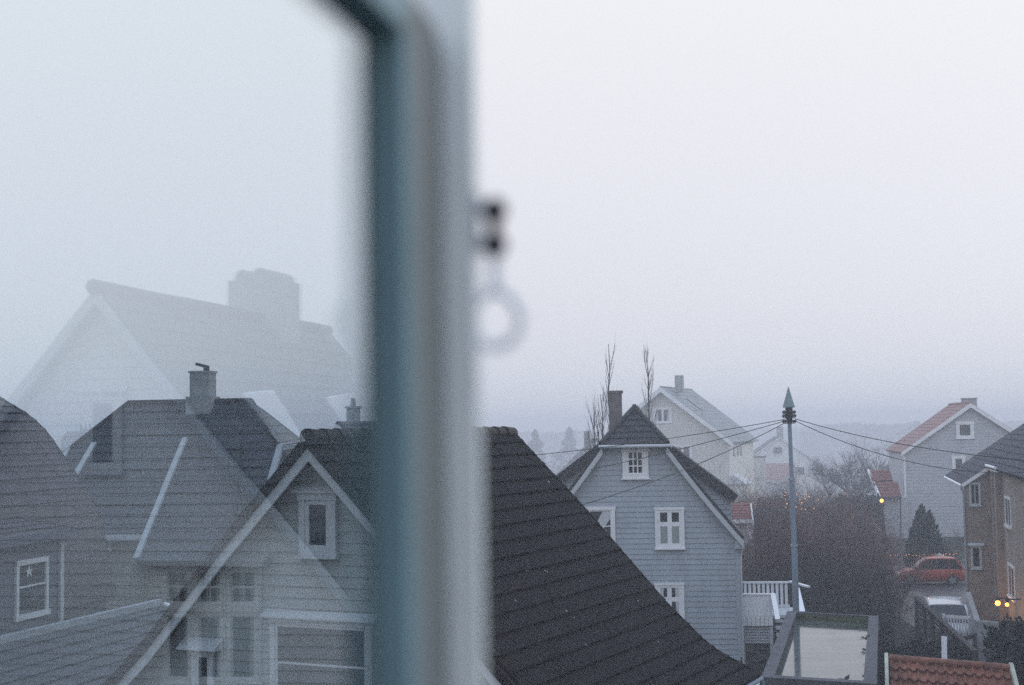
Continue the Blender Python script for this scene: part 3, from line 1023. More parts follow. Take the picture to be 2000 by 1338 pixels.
# ================================================================== LEFT, SEEN THROUGH THE PANE: HIPPED-ROOF HOUSE
F = Fr(at(370, 1032, 42), 8)
T = Thing('house', 'house with broad dark hipped roof, white verge strips and a bent chimney cowl', 'house', F.w(0, 3, 0))
ze = F.sz(300, 1032)[1]
D = 4.2
r0, zr = F.sz(250, 790, D)
r1, _ = F.sz(491, 788, D)
kk = (zr - ze) / D
e0, e1 = F.sz(-70, 1032)[0], F.sz(650, 1032)[0]
mb = MB()
tiles(mb, bil(F.w(r0, D, zr), F.w(r1, D, zr), F.w(e1, -.2, ze - .15), F.w(e0, -.2, ze - .15)), 15, 120, .012, 60, .035, .1)
T.part('roof', mb, M_slate)
mb = MB()
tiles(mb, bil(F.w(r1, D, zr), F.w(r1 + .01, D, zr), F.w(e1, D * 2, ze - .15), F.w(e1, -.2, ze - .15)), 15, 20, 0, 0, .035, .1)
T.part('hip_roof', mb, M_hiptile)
mb = MB()
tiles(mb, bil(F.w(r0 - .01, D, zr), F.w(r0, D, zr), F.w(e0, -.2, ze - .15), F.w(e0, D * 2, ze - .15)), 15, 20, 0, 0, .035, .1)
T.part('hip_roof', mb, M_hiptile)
mb = MB()
tiles(mb, bil(F.w(r1, D, zr), F.w(r0, D, zr), F.w(e0, D * 2 + .2, ze - .15), F.w(e1, D * 2 + .2, ze - .15)), 15, 4, 0, 0, .035, .1)
T.part('roof', mb, M_slate)
mb = MB(); mb.tube([F.w(r0, D, zr + .04), F.w(r1, D, zr + .04)], .1, 8)
mb.tube([F.w(r0, D, zr + .04), F.w(e0, -.2, ze - .1)], .08, 6); mb.tube([F.w(r1, D, zr + .04), F.w(e1, -.2, ze - .1)], .08, 6)
T.part('ridge_tile', mb, M_hiptile)
poly = [(e0 + .3, 0), (e1 - .3, 0), (e1 - .3, ze - .05), (e0 + .3, ze - .05)]
mb = MB(); F.prism(mb, poly, .25, D * 2 - .3); clap(mb, F, .25, poly, .4, ze - .05, .17, .024)
T.part('wall', mb, M_beige)
mb = MB(); F.box(mb, e0, e1, -.30, -.22, ze - .33, ze - .16); T.part('fascia', mb, M_trimgrey)

def on_slope(px, py, lift=0.0):
    """where the sight line meets the front slope of this roof"""
    p0 = F.w(0, -.2, ze - .15 + lift)
    t1 = F.S
    t2 = (F.w(0, D, zr + lift) - p0)
    n = t1.cross(t2).normalized()
    r = ray(px, py)
    return EYE + r * ((p0 - EYE).dot(n) / r.dot(n))
# catslide bay: its roof sits a little above the main slope and runs on lower
A_, B_ = on_slope(362, 862, .28), on_slope(470, 862, .28)
dn = (F.w(0, -.2, ze - .15) - F.w(0, D, zr)).normalized()
A2 = on_slope(300, 1030, .28)
ln = 5.1
pitchk = dn
mb = MB()
C_, D_ = B_ + dn * ln + F.S * .95, A_ + dn * ln
tiles(mb, bil(A_, B_, C_, D_), 13, 60, .012, 30, .035, .12)
br = T.part('bay_roof', mb, M_slate)
M_strip = mat('dull_white_flashing', (.36, .4, .42), .6, .15, 3)
mb = MB()
mb.bar(A_ + V((0, 0, .05)), D_ + V((0, 0, .05)), .16, .2)
T.part('verge_board', mb, M_strip, br)
for (pa, pb_) in (((185, 866), (147, 930)), ((136, 870), (120, 900))):
    mb = MB(); mb.bar(on_slope(*pa, .06), on_slope(*pb_, .06), .17, .12); T.part('verge_board', mb, M_strip)
mb = MB()
pz = [at(547, 872, 41.5), at(527, 942, 40.2)]
mb.bar(pz[0], pz[1], .16, .16)
T.part('verge_board', mb, M_strip)
mb = MB(); mb.bar(at(549, 876, 41.4), at(600, 868, 42), .12, .12)
T.part('fascia', mb, M_strip)
# bay wall
zb_ = D_.z
mb = MB()
q0, q1 = (D_ - F.O).dot(F.S) + .3, (C_ - F.O).dot(F.S) - .2
tq = (D_ - F.O).dot(F.T) + .3
poly = [(q0, 0), (q1, 0), (q1, zb_ - .05), (q0, zb_ - .05)]
F.prism(mb, poly, tq, .24); clap(mb, F, tq, poly, .4, zb_ - .05, .17, .024)
T.part('wall', mb, M_beige)
s0, z1 = F.sz(378, 729, D); s1, _ = F.sz(415, 729, D)
zs = F.sz(400, 772, D)[1]
mb = MB(); F.box(mb, s0, s1, D - .35, D + .35, zs - .05, z1)
F.box(mb, s0 - .1, s1 + .1, D - .45, D + .45, zr - 1.0, zs - .05)
F.box(mb, s0 - .04, s1 + .04, D - .39, D + .39, z1, z1 + .06)
ch = T.part('chimney', mb, M_render)
mb = MB(); p = F.w((s0 + s1) / 2 + .12, D, z1 + .06)
mb.tube([p, p + V((0, 0, .14))], .1, 10)
mb.bar(p + V((0, 0, .16)) - F.S * .34 + V((0, 0, .08)), p + V((.05, 0, .13)), .2, .09)
T.part('cowl', mb, M_darkmetal, ch)
s0, z1 = F.sz(203, 1043, .25); s1, z0 = F.sz(216, 1070, .25)
window(T, F, s0, s1, z0, z1, .25, cols=1, casing=.05, sash=.03)

# small gabled house behind the near ridge
F = Fr(at(664, 870, 60), 24)
T = gable_house('house', 'small dark-roofed house with pale verge boards peeping over the nearest ridge', F, F.sz(664, 832)[0], 3.4, F.sz(664, 832)[1] - 3.0, F.sz(664, 832)[1], 5.0,
                M_palepaint, M_slate, trim=M_trim, boards=.18, over=.2, eo=.3, nv=9, verge=.2)
s0, z1 = F.sz(681, 798, 2.5); s1, _ = F.sz(697, 798, 2.5)
chimney(T, F, s0, s1, 2.3, 2.8, 8.2, z1, M_render, pots=1)

# ================================================================== FAR LEFT: DARK BOW-ROOFED HOUSE
F = Fr(at(45, 800, 36), 13)
T = Thing('house', 'dark house with a bowed mansard roof and white-framed dormer window at the far left', 'house', F.w(0, -4, 0))
M_purple = mat('purple_black_tile', (.014, .012, .020), .55, .35, 1.6, .3, 30)
pp = [F.sz(*q) for q in ((-55, 742), (0, 779), (58, 814), (91, 846), (142, 920), (181, 980), (199, 1036), (212, 1097), (225, 1165))]
pl = [0]
for i in range(1, len(pp)):
    pl.append(pl[-1] + math.hypot(pp[i][0] - pp[i - 1][0], pp[i][1] - pp[i - 1][1]))
def bow(v):
    d = v * pl[-1]
    for i in range(1, len(pp)):
        if d <= pl[i] + 1e-9 or i == len(pp) - 1:
            k = (d - pl[i - 1]) / (pl[i] - pl[i - 1])
            return pp[i - 1][0] + (pp[i][0] - pp[i - 1][0]) * k, pp[i - 1][1] + (pp[i][1] - pp[i - 1][1]) * k
def P(u, v):
    s, z = bow(v)
    return F.w(s, -9 * u, z)
mb = MB(); tiles(mb, P, 20, 90, .012, 40, .04, .12)
T.part('roof', mb, M_purple)
mb = MB()
F.prism(mb, [(p[0] - .12, p[1] - .12) for p in pp] + [(pp[-1][0] - .12, 0), (pp[0][0], 0)], -8.9, -.2)
F.prism(mb, [(pp[0][0], pp[0][1] - .12), (pp[0][0], 0), (pp[0][0] - 3, 0), (pp[0][0] - 3, pp[0][1] - 2.8)], -8.9, -.2)
T.part('wall', mb, mat('dark_grey_paint', (.05, .055, .065), .6, .1, 2))
mb = MB(); tiles(mb, bil(F.w(pp[0][0], 0, pp[0][1]), F.w(pp[0][0], -9, pp[0][1]), F.w(pp[0][0] - 3.2, -9, pp[0][1] - 2.9), F.w(pp[0][0] - 3.2, 0, pp[0][1] - 2.9)), 10, 4, 0, 0, .04, .1)
T.part('roof', mb, M_purple)
# dormer facing the garden side
sd = 3.3
tR, zT = F.tz(118, 1036, sd)
tL = F.tz(-60, 1058, sd)[0]
zbt = F.tz(100, 1176, sd)[1]
mb = MB(); F.box(mb, 1.0, sd, tL, tR, zbt - 2.2, zT)
clap_side(mb, F, sd, 1, tL, tR, zbt - 2.2, zT - .05, .16, .02)
M_dormer = mat('dark_blue_grey_paint', (.045, .06, .085), .6, .1, 2)
d = T.part('dormer', mb, M_dormer)
mb = MB(); tiles(mb, bil(F.w(.6, tL, zT + .5), F.w(.6, tR + .25, zT + .5), F.w(sd + .25, tR + .25, zT + .0), F.w(sd + .25, tL, zT + .0)), 8, 4, 0, 0, .03, .12)
T.part('dormer_roof', mb, M_purple, d)
mb = MB(); F.box(mb, sd + .26, sd + .3, tL, tR + .25, zT - .16, zT + .04); T.part('fascia', mb, M_dormer, d)
mb = MB(); F.box(mb, sd + .02, sd + .08, tR - .12, tR + .02, zbt - 1.0, zT - .2); T.part('corner_board', mb, M_strip, d)
t0, z1 = F.tz(27, 1096, sd); t1, _ = F.tz(90, 1090, sd); z0 = F.tz(27, 1203, sd)[1]
mb = MB()
F.box(mb, sd, sd + .07, t0, t0 + .1, z0, z1); F.box(mb, sd, sd + .07, t1 - .1, t1, z0, z1)
F.box(mb, sd, sd + .075, t0, t1, z1 - .11, z1 - .001); F.box(mb, sd, sd + .09, t0 - .04, t1 + .04, z0 - .12, z0)
F.box(mb, sd, sd + .05, t0 + .1, t1 - .1, (z0 + z1) / 2 - .02, (z0 + z1) / 2 + .02)
w_ = T.part('window', mb, M_trimgrey)
mb = MB(); F.box(mb, sd + .012, sd + .022, t0 + .1, t1 - .1, z0, z1 - .11); T.part('pane', mb, M_winglass, w_)
tm, zm = (t0 + t1) / 2 - .1, (z0 + z1) / 2 + .3
mb = MB()
for a in range(5):
    an = R(90 + 72 * a)
    mb.prism([F.w(sd + .028, tm + math.cos(an) * .15, zm + math.sin(an) * .15), F.w(sd + .028, tm + math.cos(an + R(30)) * .07, zm + math.sin(an + R(30)) * .045), F.w(sd + .028, tm, zm), F.w(sd + .028, tm + math.cos(an - R(30)) * .07, zm + math.sin(an - R(30)) * .045)], F.S * .012)
T.part('paper_star', mb, M_curtain, w_)

# slate lean-to roof in front of it
zl = 5.0
pR, pL = at_z(312, 1181, zl), at_z(0, 1256, zl)
ax = (pL - pR).normalized()
pL2 = pR + ax * 11
out = V((-ax.y, ax.x, 0))
if out.x < 0: out = -out
T = Thing('lean_to', 'slate lean-to roof sloping below the dormer window at the lower left', 'lean-to', V((pR.x - 1, pR.y - 3, 0)))
mb = MB()
tiles(mb, bil(pR, pL2, pL2 + out * 3.6 - V((0, 0, 1.7)), pR + out * 3.6 - V((0, 0, 1.7))), 13, 60, .012, 26, .035, .1)
T.part('roof', mb, M_slate)
mb = MB(); mb.bar(pR + V((0, 0, .06)), pL2 + V((0, 0, .06)), .16, .14); T.part('ridge_flashing', mb, M_metal)
mb = MB()
q = [pR + out * .1, pL2 + out * .1, pL2 + out * 3.4, pR + out * 3.4]
mb.hexa([V((p.x, p.y, 0)) for p in q] + [q[0] - V((0, 0, .2)), q[1] - V((0, 0, .2)), q[2] - V((0, 0, 1.8)), q[3] - V((0, 0, 1.8))])
T.part('wall', mb, M_beige)
mb = MB()
mb.tube([pR + out * .05 + ax * -.1, pR + out * .5 - ax * .3 - V((0, 0, .2)), pR + out * .6 - ax * .3 - V((0, 0, .9))], .06, 8)
T.part('downpipe', mb, M_trim)

# church on the skyline
F = Fr(at(166, 850, 500), 10)
T = Thing('church', 'distant church with a pinnacled square tower on the foggy skyline at left', 'church', F.w(0, 0, -13.2))
s0, z1 = F.sz(156, 838); s1, _ = F.sz(177, 838)
mb = MB(); F.box(mb, s0, s1, 0, s1 - s0, -13.2, z1)
tw = T.part('tower', mb, M_church)
mb = MB()
for x in (s0 + .3, (s0 + s1) / 2, s1 - .3):
    F.prism(mb, [(x - .3, z1), (x + .3, z1), (x + .05, F.sz(165, 828)[1] + (.6 if x != s0 + .3 and x != s1 - .3 else 0)), (x - .05, F.sz(165, 828)[1])], 0, .6)
T.part('pinnacle', mb, M_church, tw, stuff=False)
mb = MB(); F.prism_s(mb, [(-2, -13.2), (-2, 8.2), (2, 10.6), (6, 8.2), (6, -13.2)], s0 - 6, s0 - .01)
T.part('nave', mb, M_church)

# ================================================================== THE HOUSE THAT SHOWS ONLY IN THE PANE (stands right of the view)
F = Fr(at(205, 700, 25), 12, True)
sc_, zr = F.sz(206, 570)
a, za_ = F.sz(520, 990)
k = (zr - .35 - za_) / (a - sc_)
hw = F.sz(735, 1232)[0] - sc_
L = F.tz(640, 652, sc_)[0]
ze = zr - k * hw
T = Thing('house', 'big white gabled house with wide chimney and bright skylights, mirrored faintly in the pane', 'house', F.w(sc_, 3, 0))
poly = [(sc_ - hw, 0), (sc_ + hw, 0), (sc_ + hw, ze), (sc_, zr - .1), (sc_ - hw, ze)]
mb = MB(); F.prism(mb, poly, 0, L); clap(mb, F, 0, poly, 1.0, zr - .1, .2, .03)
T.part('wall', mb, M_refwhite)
for sg in (-1, 1):
    e = hw + .5
    mb = MB()
    tiles(mb, bil(F.w(sc_, -.4, zr), F.w(sc_, L, zr), F.w(sc_ + sg * e, L, zr - k * e), F.w(sc_ + sg * e, -.4, zr - k * e)), 20, 6, 0, 0, .04, .14)
    T.part('roof', mb, M_hiptile)
    mb = MB()
    F.prism(mb, [(sc_, zr + .02), (sc_ + sg * e, zr - k * e), (sc_ + sg * e, zr - k * e - .22), (sc_, zr - .22)], -.46, -.41)
    T.part('verge_board', mb, M_trimgrey)
mb = MB(); mb.tube([F.w(sc_, -.5, zr + .05), F.w(sc_, L, zr + .05)], .14, 8); T.part('ridge_tile', mb, M_hiptile)
mb = MB()
tc_ = F.tz(510, 600, sc_)[0]
s0, z1 = F.sz(448, 549, tc_); s1, _ = F.sz(545, 549, tc_)
F.box(mb, s0, s1, tc_, tc_ + 1.2, zr - 1.8, z1)
ch = T.part('chimney', mb, M_render)
for x0, x1, yt in ((458, 490, 527), (492, 522, 523), (516, 542, 529)):
    a0, zt = F.sz(x0, yt, tc_); a1, _ = F.sz(x1, yt, tc_)
    mb = MB()
    rr = []
    for tt in (tc_ + .1, tc_ + 1.0):
        rr.append([F.w((a0 + a1) / 2 + math.cos(R(an)) * (a1 - a0) / 2, tt, z1 + math.sin(R(an)) * (zt - z1)) for an in range(0, 181, 15)])
    mb.grid(rr); mb.face(*rr[0]); mb.face(*rr[1])
    T.part('chimney_cap', mb, M_render, ch)
pxw = lambda x0, y0, x1, y1, **kw: pxwin(T, F, x0, y0, x1, y1, 0, **kw)
pxw(178, 782, 228, 908, cols=1, casing=.14, sash=.05, frame=M_refwhite, hood=.12)
for x0, x1 in ((332, 374), (394, 438), (457, 505)):
    pxw(x0, 1113, x1, 1176, cols=2, rows=2, casing=.1, sash=.03, frame=M_refwhite)
    pxw(x0, 1200, x1, 1324, cols=1, casing=.1, sash=.03, frame=M_refwhite)
s0, z1 = F.sz(272, 1084); s1, z0 = F.sz(530, 1096)
mb = MB(); F.prism_s(mb, [(0, z1 + .05), (-.35, z0 + .04), (-.35, z0 - .05), (0, z0 - .05)], s0, s1); T.part('hood', mb, M_refwhite)
# skylights on the right slope, tilted open a little
def on_roof(px, py, lift):
    p0 = V((F.O.x, F.O.y, 0)) + F.S * sc_ + V((0, 0, zr + lift))
    n = F.T.cross(F.S - V((0, 0, k))).normalized()
    r = ray(px, py)
    return EYE + r * ((p0 - EYE).dot(n) / r.dot(n)), n
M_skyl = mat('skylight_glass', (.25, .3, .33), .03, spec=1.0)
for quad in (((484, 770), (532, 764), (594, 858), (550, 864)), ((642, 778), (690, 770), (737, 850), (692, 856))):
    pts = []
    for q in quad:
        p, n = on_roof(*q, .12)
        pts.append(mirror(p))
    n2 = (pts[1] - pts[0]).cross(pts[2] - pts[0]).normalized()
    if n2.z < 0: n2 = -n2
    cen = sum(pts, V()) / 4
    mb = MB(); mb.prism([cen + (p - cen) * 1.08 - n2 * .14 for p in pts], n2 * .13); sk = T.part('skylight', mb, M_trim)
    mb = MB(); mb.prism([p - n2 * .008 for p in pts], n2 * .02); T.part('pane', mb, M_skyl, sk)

# ================================================================== TELEPHONE POLE AND ITS LINES
dP = 48.0
pt = at(1541, 800, dP); pb = V((at(1549, 1190, dP).x, dP, 0))
px_ = pt.x
T = Thing('utility_pole', 'tall blue-grey steel pole with a pointed copper cap and a ring of insulators', 'pole', V((px_ + .05, dP, 0)))
zc = at(1541, 796, dP).z
mb = MB(); mb.tube([V((px_ + .05, dP, 0)), V((px_ + .05, dP, at(1548, 1066, dP).z)), V((px_ + .05, dP, at(1548, 1065, dP).z)), V((px_ + .03, dP, at(1544, 936, dP).z)), V((px_ + .03, dP, at(1544, 935, dP).z)), V((px_, dP, zc - .08))], [.115, .105, .09, .085, .07, .068], 12)
T.part('shaft', mb, M_polewood, smooth=False)
mb = MB(); mb.tube([V((px_ + .05, dP, at(1548, 1068, dP).z)), V((px_ + .05, dP, at(1548, 1063, dP).z))], .125, 12); T.part('collar', mb, M_metal); mb = MB(); mb.tube([V((px_ + .03, dP, at(1544, 938, dP).z)), V((px_ + .03, dP, at(1544, 933, dP).z))], .1, 12); T.part('collar', mb, M_metal)
mb = MB(); mb.tube([V((px_, dP, zc - .5)), V((px_, dP, zc - .26)), V((px_, dP, zc))], [.09, .115, .125], 12); T.part('head', mb, M_darkmetal)
mb = MB(); mb.tube([V((px_, dP, zc)), V((px_, dP, zc + .03)), V((px_, dP, at(1539, 756, dP).z))], [.2, .205, .01], 16); T.part('cap', mb, M_greenmetal)
for zz in (.17, .3, .48):
    zq = zc - zz - .05
    for j in range(6):
        an = R(60 * j + 12 + zz * 100)
        o_ = V((math.cos(an), math.sin(an), 0))
        p = V((px_, dP, zq))
        mb = MB()
        mb.tube([p + o_ * .07, p + o_ * .2, p + o_ * .2 + V((0, 0, .05))], .016, 6)
        mb.ball(p + o_ * .2 + V((0, 0, .07)), .045, 8, 6, 1.2)
        T.part('insulator', mb, M_insul)
def cable(label, a, b, sag, r=.013):
    pts = []
    for i in range(25):
        u = i / 24
        p = a.lerp(b, u)
        pts.append(p - V((0, 0, sag * 4 * u * (1 - u))))
    mb = MB(); mb.tube(pts, r, 6)
    single('power_line', mb, M_cable, label, 'power line', a, 'cables fixed to the telephone pole')
cable('uppermost black cable running left from the pole past the half-hip', at(1534, 819, 48), at(640, 912, 56), .35)
cable('black cable running left from the pole across the half-hip eave', at(1534, 822, 48), at(640, 985, 58), .5)
cable('lowest black cable slanting from the pole down across the blue-grey gable', at(1533, 826, 48), at(1085, 1001, 38), .22)
cable('upper black cable running right from the pole over the blue roof', at(1553, 818, 48), at(2150, 908, 34), .28)
cable('lower black cable running right from the pole to the brick house roof', at(1553, 822, 48), at(2010, 922, 50), .55)

# ================================================================== FLAT ROOF WITH A SHEET OF RAINWATER
zg = 3.0
oc = [at_z(1487, 1322, zg), at_z(1712, 1336, zg), at_z(1716, 1203, zg), at_z(1538, 1193, zg)]
T = Thing('garage', 'flat-roofed garage with grey parapet holding a sheet of pale rainwater', 'garage', V((sum(p.x for p in oc) / 4, sum(p.y for p in oc) / 4, 0)))
cen = sum(oc, V()) / 4
ins = [.34, .30, .14, .3]        # rim widths: near, right, far, left
def inset(ps, ws):
    out_ = []
    for i in range(4):
        a0, a1 = ps[i - 1], ps[i]
        b0, b1 = ps[i], ps[(i + 1) % 4]
        wa, wb = ws[i - 1], ws[i]
        da, db = (a1 - a0).normalized(), (b1 - b0).normalized()
        na, nb = V((-da.y, da.x, 0)), V((-db.y, db.x, 0))
        pa, pb2 = a0 + na * wa, b0 + nb * wb
        den = da.x * db.y - da.y * db.x
        u = ((pb2.x - pa.x) * db.y - (pb2.y - pa.y) * db.x) / den
        out_.append(pa + da * u)
    return out_
ic = inset(oc, ins)
for i in range(4):
    j = (i + 1) % 4
    mb = MB()
    dn_ = V((0, 0, -.32))
    mb.hexa([oc[i] + dn_, oc[j] + dn_, ic[j] + dn_, ic[i] + dn_, oc[i], oc[j], ic[j], ic[i]])
    T.part('parapet', mb, M_parapet)
mb = MB()
oi = [cen + (p - cen) * .97 for p in oc]
mb.hexa([V((p.x, p.y, 0)) for p in oi] + [p + V((0, 0, -.33)) for p in oi])
T.part('wall', mb, M_darkwood)
M_water = mat('rainwater_on_pale_felt', (.02, .03, .033), .08, .4, .9, .05, 1.4, spec=.3, stretch=(.3, 1.8, 1), col2=(.09, .105, .10))
mb = MB(); wz = V((0, 0, -.24)); mb.face(*[cen + (p - cen) * 1.001 + wz for p in ic]); T.part('water', mb, M_water)
# moss along the inside of the far parapet
mb = MB()
mb.face(ic[2] + V((0, -.004, -.25)), ic[3] + V((0, -.004, -.25)), ic[3] + V((0, -.004, -.06)), ic[2] + V((0, -.004, -.06)))
T.part('moss', mb, mat('moss', (.07, .085, .04), .95, .5, 4), stuff=True)
mb = MB()
for (px, py) in ((1692, 1248), (1688, 1270), (1697, 1243), (1694, 1300), (1700, 1244), (1684, 1246), (1690, 1320), (1652, 1327), (1545, 1224)):
    c_ = at_z(px, py, 2.95)
    for q in range(3):
        a_ = rnd.uniform(0, 6.3)
        d_ = V((math.cos(a_), math.sin(a_), rnd.uniform(-.1, .5))) * rnd.uniform(.08, .2)
        e_ = V((-d_.y, d_.x, .02)) * .3
        mb.prism([c_ - d_ * .3, c_ + e_ + d_ * .3, c_ + d_, c_ - e_ + d_ * .3], V((0, 0, .012)))
single('fallen_leaves', mb, M_twigdark, 'dark leaves and twigs lying along the right parapet of the flat roof', 'leaves', at_z(1692, 1270, 2.95))['kind'] = 'stuff'
# blue felted lower roof in front
T = Thing('lean_to', 'low blue-grey metal roof edge just below the flat roof with the rainwater', 'lean-to', V((7, 31.5, 0)))
bq = [at_z(1478, 1345, 2.6), at_z(1700, 1350, 2.6), at_z(1704, 1333, 2.6), at_z(1484, 1331, 2.6)]
mb = MB(); mb.hexa([p - V((0, 0, .08)) for p in bq] + bq); T.part('roof', mb, mat('blue_painted_metal', (.05, .09, .15), .4, .2, 3))
mb = MB(); mb.bar(bq[2] + V((0, 0, .03)), bq[3] + V((0, 0, .03)), .1, .08); mb.bar(bq[3] + V((0, 0, .03)), bq[0] + V((0, 0, .03)), .1, .08); T.part('edge_trim', mb, M_trimgrey)
mb = MB(); mb.hexa([V((p.x, p.y, 0)) for p in bq] + [p - V((0, 0, .09)) for p in bq]); T.part('wall', mb, M_darkwood)

# ================================================================== ORANGE PANTILED SHED
zs = 3.0
rl, rr_ = at_z(1738, 1287, zs), at_z(1970, 1306, zs)
dn_ = V((-.255, -.967, 0))
up_ = -dn_
el, er = rl + dn_ * 2.0 + V((0, 0, -1.45)), rr_ + dn_ * 2.0 + V((.25, 0, -1.45))
bl, br_ = rl + up_ * 2.0 + V((0, 0, -1.3)), rr_ + up_ * 2.0 + V((0, 0, -1.3))
T = Thing('shed', 'garden shed with orange clay pantiles and pale bargeboards in the bottom right corner', 'shed', V(((rl.x + rr_.x) / 2, (rl.y + rr_.y) / 2, 0)))
def tile_s(mb, A, B, C, D, nv, nu):
    """S-shaped pantiles: every course a row of rolls with a curved lower lip"""
    nrm = (B - A).cross(D - A).normalized()
    if nrm.z < 0: nrm = -nrm
    Pq = bil(A, B, C, D)
    sub = 10
    for i in range(nv):
        v0, v1 = i / nv, (i + 1) / nv
        r0, r1, r2 = [], [], []
        for q in range(nu * sub + 1):
            u = q / (nu * sub)
            f = (q % sub) / sub
            col_i = q // sub
            prof_ = .045 * math.sin(math.pi * min(1, f / .35)) if f < .35 else -.028 * math.sin(math.pi * (f - .35) / .65)
            sag_ = -.10 * math.sin(math.pi * max(0, (f - .3)) / .7) if f > .3 else .02
            jv = (random.Random(i * 31 + col_i).random() - .5) * .02
            lip = v1 + (-sag_ * .35 + jv) / nv * 1.6
            r0.append(Pq(u, v0) + nrm * (prof_ + .0))
            r1.append(Pq(u, lip) + nrm * (prof_ + .07))
            r2.append(Pq(u, lip) + nrm * (prof_ * .6 - .03))
        mb.grid([r0, r1, r2])
mb = MB(); tile_s(mb, rl, rr_, er, el, 7, 13)
mb.face(rl - V((0, 0, .12)), rr_ - V((0, 0, .12)), er - V((0, 0, .12)), el - V((0, 0, .12)))
T.part('roof', mb, M_orangetile)
mb = MB(); tiles(mb, bil(rl, rr_, br_, bl), 6, 10, 0, 0, .03, .1); T.part('roof', mb, M_parapet)
for i in range(8):
    a_, b_ = rl.lerp(rr_, i / 8), rl.lerp(rr_, (i + 1) / 8 + .01)
    mb = MB(); mb.tube([a_ + V((0, 0, .02)), b_ + V((0, 0, .02))], [.105, .09], 12); T.part('ridge_tile', mb, M_orangetile)
M_barge = mat('mossy_cream_paint', (.5, .52, .42), .7, .2, 5)
ov = (rl - rr_).normalized()
for nm, a_, b_ in (('l', rl + ov * .09, el + ov * .09), ('lb', rl + ov * .09, bl + ov * .09), ('rb', rr_ - ov * .06, br_ - ov * .06), ('r', rr_ - ov * .06, er - ov * .06)):
    mb = MB(); mb.bar(a_ + V((0, 0, .06)), b_ + V((0, 0, .06)), .09, .2); T.part('bargeboard', mb, M_barge)
mb = MB(); q = [rl, rr_, rr_, rl]
wl = [rl + dn_ * 1.7, rr_ + dn_ * 1.7, rr_ + up_ * 1.7, rl + up_ * 1.7]
mb.hexa([V((p.x, p.y, 0)) for p in wl] + [V((p.x, p.y, 1.55)) for p in wl]); T.part('wall', mb, M_darkwood)
mb = MB(); a_, b_ = at(1844, 1243, 44), at(1856, 1290, 43)
mb.bar(a_, V((b_.x + (b_.x - a_.x) * 1.6, b_.y, 0)), .16, .05, V((0, 1, 0)))
single('post', mb, M_trim, 'leaning white painted post behind the orange pantiled shed', 'post', V((b_.x, b_.y, 0)))

